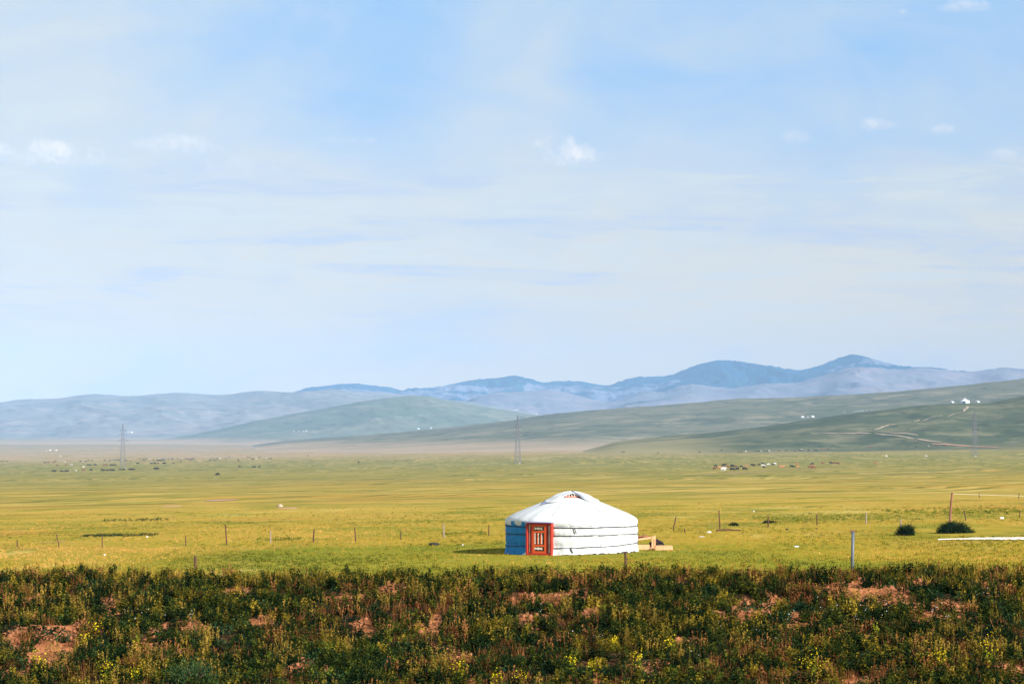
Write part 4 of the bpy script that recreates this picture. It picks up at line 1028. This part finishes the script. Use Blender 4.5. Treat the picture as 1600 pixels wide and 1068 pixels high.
# ------------------------------------------------------------------ cattle
def skin_mesh(name, verts, edges, radii, m):
    me = bpy.data.meshes.new(name+'_cage'); me.from_pydata(verts, edges, []); o = bpy.data.objects.new(name+'_cage', me); C.objects.link(o)
    md = o.modifiers.new('skin', 'SKIN'); o.modifiers.new('sub', 'SUBSURF').levels = 1
    for v, r in zip(me.skin_vertices[0].data, radii): v.radius = r
    me.skin_vertices[0].data[0].use_root = True
    dg = bpy.context.evaluated_depsgraph_get(); out = bpy.data.meshes.new_from_object(o.evaluated_get(dg))
    bpy.data.objects.remove(o); out.name = name; out.materials.clear(); out.materials.append(m)
    out.polygons.foreach_set('use_smooth', [True]*len(out.polygons)); return out
def cow_mesh(name, grazing, m):
    V = [(-.15, 0, 1.08), (-.72, 0, 1.14), (.45, 0, 1.08), (.72, 0, 1.12)]; Rr = [(.36, .42), (.26, .33), (.32, .40), (.22, .28)]
    E = [(0, 1), (0, 2), (2, 3)]
    def add(v, r, p): V.append(v); Rr.append(r); E.append((p, len(V)-1)); return len(V)-1
    if grazing: a = add((1.05, 0, .88), (.14, .18), 3); b = add((1.28, 0, .55), (.12, .13), a); c = add((1.42, 0, .26), (.08, .08), b)
    else: a = add((1.02, 0, 1.32), (.14, .18), 3); b = add((1.28, 0, 1.46), (.12, .13), a); c = add((1.58, 0, 1.30), (.08, .08), b)
    for s in (-1, 1):
        add((V[b][0]-.06, s*.20, V[b][2]+.08), (.04, .03), b)                # ears
        k = add((-.66, s*.19, .82), (.15, .17), 1); k = add((-.60, s*.20, .58), (.09, .10), k); k = add((-.74, s*.20, .40), (.06, .06), k); add((-.70, s*.20, .03), (.055, .055), k)
        k = add((.50, s*.18, .76), (.12, .14), 2); k = add((.50, s*.18, .42), (.065, .065), k); add((.50, s*.18, .03), (.055, .055), k)
    k = add((-1.02, 0, 1.10), (.05, .05), 1); k = add((-1.08, 0, .8), (.03, .03), k); add((-1.06, 0, .5), (.045, .045), k)
    return skin_mesh(name, V, E, Rr, m)
COL = {'k': ('black', mat('black hide', (.015, .012, .012), var=.3)), 'b': ('brown', mat('brown hide', (.16, .05, .025), var=.3)),
       't': ('tan', mat('tan hide', (.36, .17, .075), var=.2)), 'w': ('white', mat('white hide', (.6, .58, .56), var=.1))}
COWM = {(k, g): cow_mesh('cow', g, COL[k][1]) for k in COL for g in (True, False)}
rc = random.Random(5)
ONES = 'first second third fourth fifth sixth seventh eighth ninth tenth eleventh twelfth thirteenth fourteenth fifteenth sixteenth seventeenth eighteenth nineteenth'.split()
def ordinal(i): return ONES[i] if i < 19 else ('twentieth' if i == 19 else 'thirtieth' if i == 29 else ('twenty-' if i < 29 else 'thirty-')+ONES[(i+1) % 10-1])
def herd(lst, where, group, f):
    cnt = {}; tot = {k: sum(q[2] == k for q in lst) for k in COL}
    for X_, Y_, k in sorted(lst):
        n_ = cnt.get(k, 0); cnt[k] = n_+1
        px, py = f(X_, Y_); p = cast(px, py, 200); g = rc.random() < .7
        o = bpy.data.objects.new('cow', COWM[(k, g)]); link(o); o.location = p
        o.rotation_euler = (0, 0, rc.choice((0, math.pi))+rc.uniform(-.6, .6)); s_ = rc.uniform(.7, .95); o.scale = (s_,)*3
        tag(o, (f'only {COL[k][0]} cow {where}' if tot[k] == 1 else f'{ordinal(n_)} {COL[k][0]} cow from left {where}'), 'cow', group)
def mk(y, s, k='k'): return [(x, y, k) for x in s]
f1 = lambda X_, Y_: (60+X_/8, 700.8+Y_/8)
front = mk(292, [190, 205, 280, 300, 340, 362]) + mk(280, [655, 795, 822, 860, 898, 928, 940]) + mk(274, [1025, 1065, 1140, 1160, 1188]) + mk(262, [1462, 1490]) + [(565, 280, 'b'), (465, 284, 'w')]
herd(front, 'in nearest row by left pylon', 'nearest row of the herd by the left pylon', f1)
mid = mk(212, [622, 652, 700, 715, 905, 922, 940, 965]) + mk(192, [1235, 1250, 1408, 1420, 1455, 1570, 1580]) + [(818, 212, 'b'), (850, 212, 'b'), (345, 215, 'b'), (235, 218, 'b'), (412, 210, 'w'), (565, 236, 'w'), (1496, 194, 'b')]
herd(mid, 'in middle rows by left pylon', 'middle rows of the herd by the left pylon', f1)
back = (mk(184, [80]) + mk(168, [355, 525, 590]) + mk(155, [625, 668, 828, 893]) + mk(147, [940, 960, 980, 998, 1020, 1088]) + mk(135, [1255, 1285, 1315, 1346, 1550, 1582]) + mk(153, [1320, 1495, 1515, 1532, 1566])
        + [(135, 174, 'b'), (110, 180, 'b'), (185, 184, 'b'), (210, 168, 'b'), (395, 158, 'b'), (1100, 160, 'b'), (1155, 160, 'b'), (1395, 135, 'w'), (340, 174, 'w'), (1440, 146, 'b')])
herd(back, 'in farthest rows by left pylon', 'farthest rows of the herd by the left pylon', f1)
f2 = lambda X_, Y_: (240+X_/8, 700.8+Y_/8)
tail = (mk(133, [185, 228, 240, 300, 400, 430, 470, 490, 508, 795, 905, 1232, 1246, 1435, 1466]) + mk(145, [460, 765]) + mk(155, [50, 75, 95, 125, 335, 705, 748, 1060])
        + mk(115, [740, 940, 1205, 1325]) + [(715, 134, 'b'), (485, 124, 'b'), (440, 140, 'b'), (1175, 112, 'b'), (830, 132, 'w'), (740, 104, 'w'), (1285, 135, 'w'), (1415, 130, 'w'), (610, 130, 't'), (845, 138, 't')])
herd(tail, 'in rows trailing right of left pylon', 'herd trailing away right of the left pylon', f2)
herd(mk(238, [1075, 1240, 1268, 1322]) + mk(188, [120, 138, 252, 15]) + mk(259, [18, 48]), 'apart below the trailing rows', 'loose cattle below the trailing rows', f2)
f3 = lambda X_, Y_: (X_, Y_+.6)
herd([(2, 721, 'k'), (6, 721, 'k'), (11, 721, 'k')], 'at the far left edge of the plain', 'cattle at the left edge', f3)
herd([(481, 712, 'k'), (560, 722.5, 'k'), (1028, 707.5, 'k'), (1093, 706.5, 'k'), (975, 706, 'k'), (972, 706.5, 'b'), (340, 743, 'k')], 'alone on the plain away from the herds', 'scattered single cattle', f3)
f4 = lambda X_, Y_: (1100+X_/6.4, 680.8+Y_/6.4)
rh = [(115, 312, 'k'), (105, 340, 'b'), (192, 307, 'k'), (205, 303, 'k'), (160, 332, 't'), (150, 336, 't'), (190, 350, 'w'), (200, 346, 'w'), (235, 322, 'b'), (282, 308, 'k'), (284, 320, 'k'), (282, 353, 'k'), (318, 316, 'b'), (333, 348, 'k'),
      (372, 320, 'k'), (407, 350, 'k'), (420, 317, 't'), (483, 306, 'k'), (500, 306, 'k'), (550, 298, 'k'), (587, 294, 'k'), (588, 313, 'w'), (600, 323, 'k'), (645, 296, 'w'), (693, 296, 'k'), (708, 293, 'w'), (790, 320, 't'), (765, 322, 't'), (875, 315, 'k'),
      (892, 318, 'k'), (932, 290, 't'), (935, 320, 't'), (1082, 292, 'k'), (1055, 327, 'b'), (1092, 333, 'b'), (1187, 284, 'b'), (1267, 281, 'k'), (1303, 284, 'b'), (1338, 286, 'b'), (1085, 318, 't')]
herd(rh, 'in the near herd right of the ger', 'near herd on the right', f4)
rb = [(175, 149, 'k'), (345, 167, 'k'), (372, 165, 'k'), (418, 160, 'w'), (520, 159, 'k'), (550, 162, 'k'), (572, 157, 'w'), (610, 162, 'k'), (635, 160, 'k'), (652, 155, 'w'), (745, 153, 'b'), (758, 153, 'k'), (805, 154, 'b'), (825, 154, 'k'), (910, 157, 'k'),
      (955, 152, 'k'), (968, 154, 'k'), (975, 142, 'w'), (985, 150, 'b'), (1045, 150, 'k'), (1108, 149, 'k'), (1130, 148, 'k'), (1178, 143, 'b'), (1210, 143, 'b'), (1240, 142, 'k')]
herd(rb, 'in far row under the green slope', 'far row of cattle under the slope', f4)
herd([(1368, 724.5, 't'), (1358, 699, 'b'), (1431, 698, 'k'), (1451, 697, 'w'), (1463, 697, 'b'), (1477, 697, 'b'), (1385, 713, 'w'), (1447, 713, 'w')], 'near the right pylon', 'cattle near the right pylon', f3)

# ------------------------------------------------------------------ far gers
def small_ger(px, py, w, lb, cat='ger', group='distant white gers', door=True, d0=2000, big=False, hscale=1.0):
    p = cast(px, py, d0); rad_ = w*p.y/F/2
    r = empty('distant_ger', p); tag(r, lb, cat, group); n = 28
    hw = rad_*.48*hscale; hr = rad_*.82*hscale
    b = MB(); b.tube([(0, 0, -1.5), (0, 0, hw)], rad_, n); b.build('wall', M_cloth, r, False)
    b = MB()
    prof = [(1.05, hw*.96), (1.0, hw*1.06), (.72, hw+(hr-hw)*.45), (.42, hw+(hr-hw)*.8), (.18, hr), (.02, hr*1.03)]
    if big: prof = [(1.08, hw*.7), (1.05, hw*.85), (.95, hw*1.15), (.75, hw*1.5), (.5, hw*1.75), (.27, hw*1.9), (.24, hw*2.15), (.17, hw*2.35), (.02, hw*2.5)]
    vs = []; fs = []; m_ = len(prof)
    for i in range(n):
        a = 2*math.pi*i/n
        for q, z in prof: vs.append((rad_*q*math.sin(a), -rad_*q*math.cos(a), z))
    for i in range(n):
        for j in range(m_-1): fs.append((i*m_+j, ((i+1) % n)*m_+j, ((i+1) % n)*m_+j+1, i*m_+j+1))
    b.add(vs, fs); b.build('roof', M_cloth, r, True)
    if door:
        b = MB(); q = 1 if not big else 1.0
        a = R(-18) if big else R(-35); dw = rad_*(.5 if big else .6)
        b.box((rad_*1.02*math.sin(a), -rad_*1.02*math.cos(a), hw*.42), (dw, rad_*.2, hw*.85), Matrix.Rotation(a, 3, 'Z')); b.build('door', M_dark, r)
    return r
small_ger(1507.5, 629.5, 15, 'large white domed building with a dark doorway on the slope brow at right', 'building', None, True, 2000, True, .88)
small_ger(1487.5, 629, 7, 'small white ger with dark doorway left of the domed building')
small_ger(1527.5, 628.5, 7, 'small white ger with dark doorway right of the domed building')
small_ger(1253.5, 652, 6, 'white ger on the green slope, left one of the pair', door=False)
small_ger(1269.5, 651.5, 6.5, 'white ger on the green slope, right one of the pair', door=False)
small_ger(1262, 651.8, 2.5, 'very small white hut between the pair of gers on the slope', door=False)
for px, py, w, lb in [(653.5, 670, 4.5, 'white ger on the far plain left of the middle pylon, left of its pair'), (673, 669, 3.6, 'white ger on the far plain left of the middle pylon, right of its pair'),
                      (478.5, 673, 3.4, 'white ger right end of the row of four under the middle hill'), (474, 673.5, 2.6, 'white ger second from the right in the row of four under the middle hill'),
                      (467.5, 673.5, 2, 'tiny white ger second from the left in the row of four under the middle hill'), (459, 673.5, 2.5, 'tiny white ger left end of the row of four under the middle hill'),
                      (205, 675.5, 4, 'white ger beside the top of the left pylon, larger of two'), (200.5, 675.5, 2, 'white ger beside the top of the left pylon, smaller of two'),
                      (78, 703.5, 4, 'white ger on the bare plain at far left, middle of three'), (87.5, 703.5, 4, 'white ger on the bare plain at far left, right of three'), (72.5, 704, 2, 'tiny white ger on the bare plain at far left, left of three'),
                      (802, 640.5, 2.4, 'white ger above the middle pylon, left of three'), (806, 640.5, 3, 'white ger above the middle pylon, middle of three'), (810, 640.2, 2.4, 'white ger above the middle pylon, right of three'),
                      (838, 647, 2.6, 'single white ger on the far side right of the middle pylon top'), (94.5, 712.3, 2.5, 'pale hut alone on the bare plain at far left')]:
    small_ger(px, py, w, lb, door=False, d0=1500)
# flock on the slope
rs = random.Random(3)
M_sheep = mat('fleece', (.7, .68, .66), var=.1)
def sheep_mesh():
    V = [(0, 0, .55), (-.32, 0, .56), (.30, 0, .56), (.5, 0, .5), (.62, 0, .38)]; Rr = [(.24, .26), (.2, .22), (.2, .22), (.09, .1), (.06, .07)]; E = [(0, 1), (0, 2), (2, 3), (3, 4)]
    for x, k in ((-.3, 1), (.28, 2)):
        for s in (-1, 1):
            V.append((x, s*.12, .25)); Rr.append((.05, .05)); E.append((k, len(V)-1)); V.append((x, s*.12, .02)); Rr.append((.04, .04)); E.append((len(V)-2, len(V)-1))
    return skin_mesh('sheep', V, E, Rr, M_sheep)
SM = sheep_mesh()
for i_, (px, py) in enumerate(sorted([(1319, 644), (1333, 643.5), (1337, 643), (1342, 642.5), (1345, 642.5), (1349, 642), (1354, 641.5), (1362, 641), (1339, 643.2), (1347, 642.2)])):
    p = cast(px, py, 2000); o = bpy.data.objects.new('sheep', SM); link(o); o.location = p; o.scale = (1.5,)*3; o.rotation_euler = (0, 0, rs.uniform(-.6, .6))
    tag(o, f'{ordinal(i_)} from the left of the tiny pale sheep in line on the green slope', 'sheep', 'sheep in a line on the green slope')

# ------------------------------------------------------------------ the air
m = bpy.data.materials.new('haze'); m.use_nodes = True; t = NT(m.node_tree); t.n.remove(t.n['Principled BSDF'])
pv = t.new('ShaderNodeVolumePrincipled'); pv.inputs['Color'].default_value = (.36, .61, 1.0, 1); pv.inputs['Density'].default_value = 5.6e-5; pv.inputs['Anisotropy'].default_value = -.35
t.l.new(pv.outputs[0], t.n['Material Output'].inputs['Volume'])
mb = MB(); z0, z1 = -32, 760
mb.box((0, 1600, (z0+z1)/2), (36000, 39500, z1-z0)); hz_ = mb.build('haze', m); tag(hz_, kind='stuff')
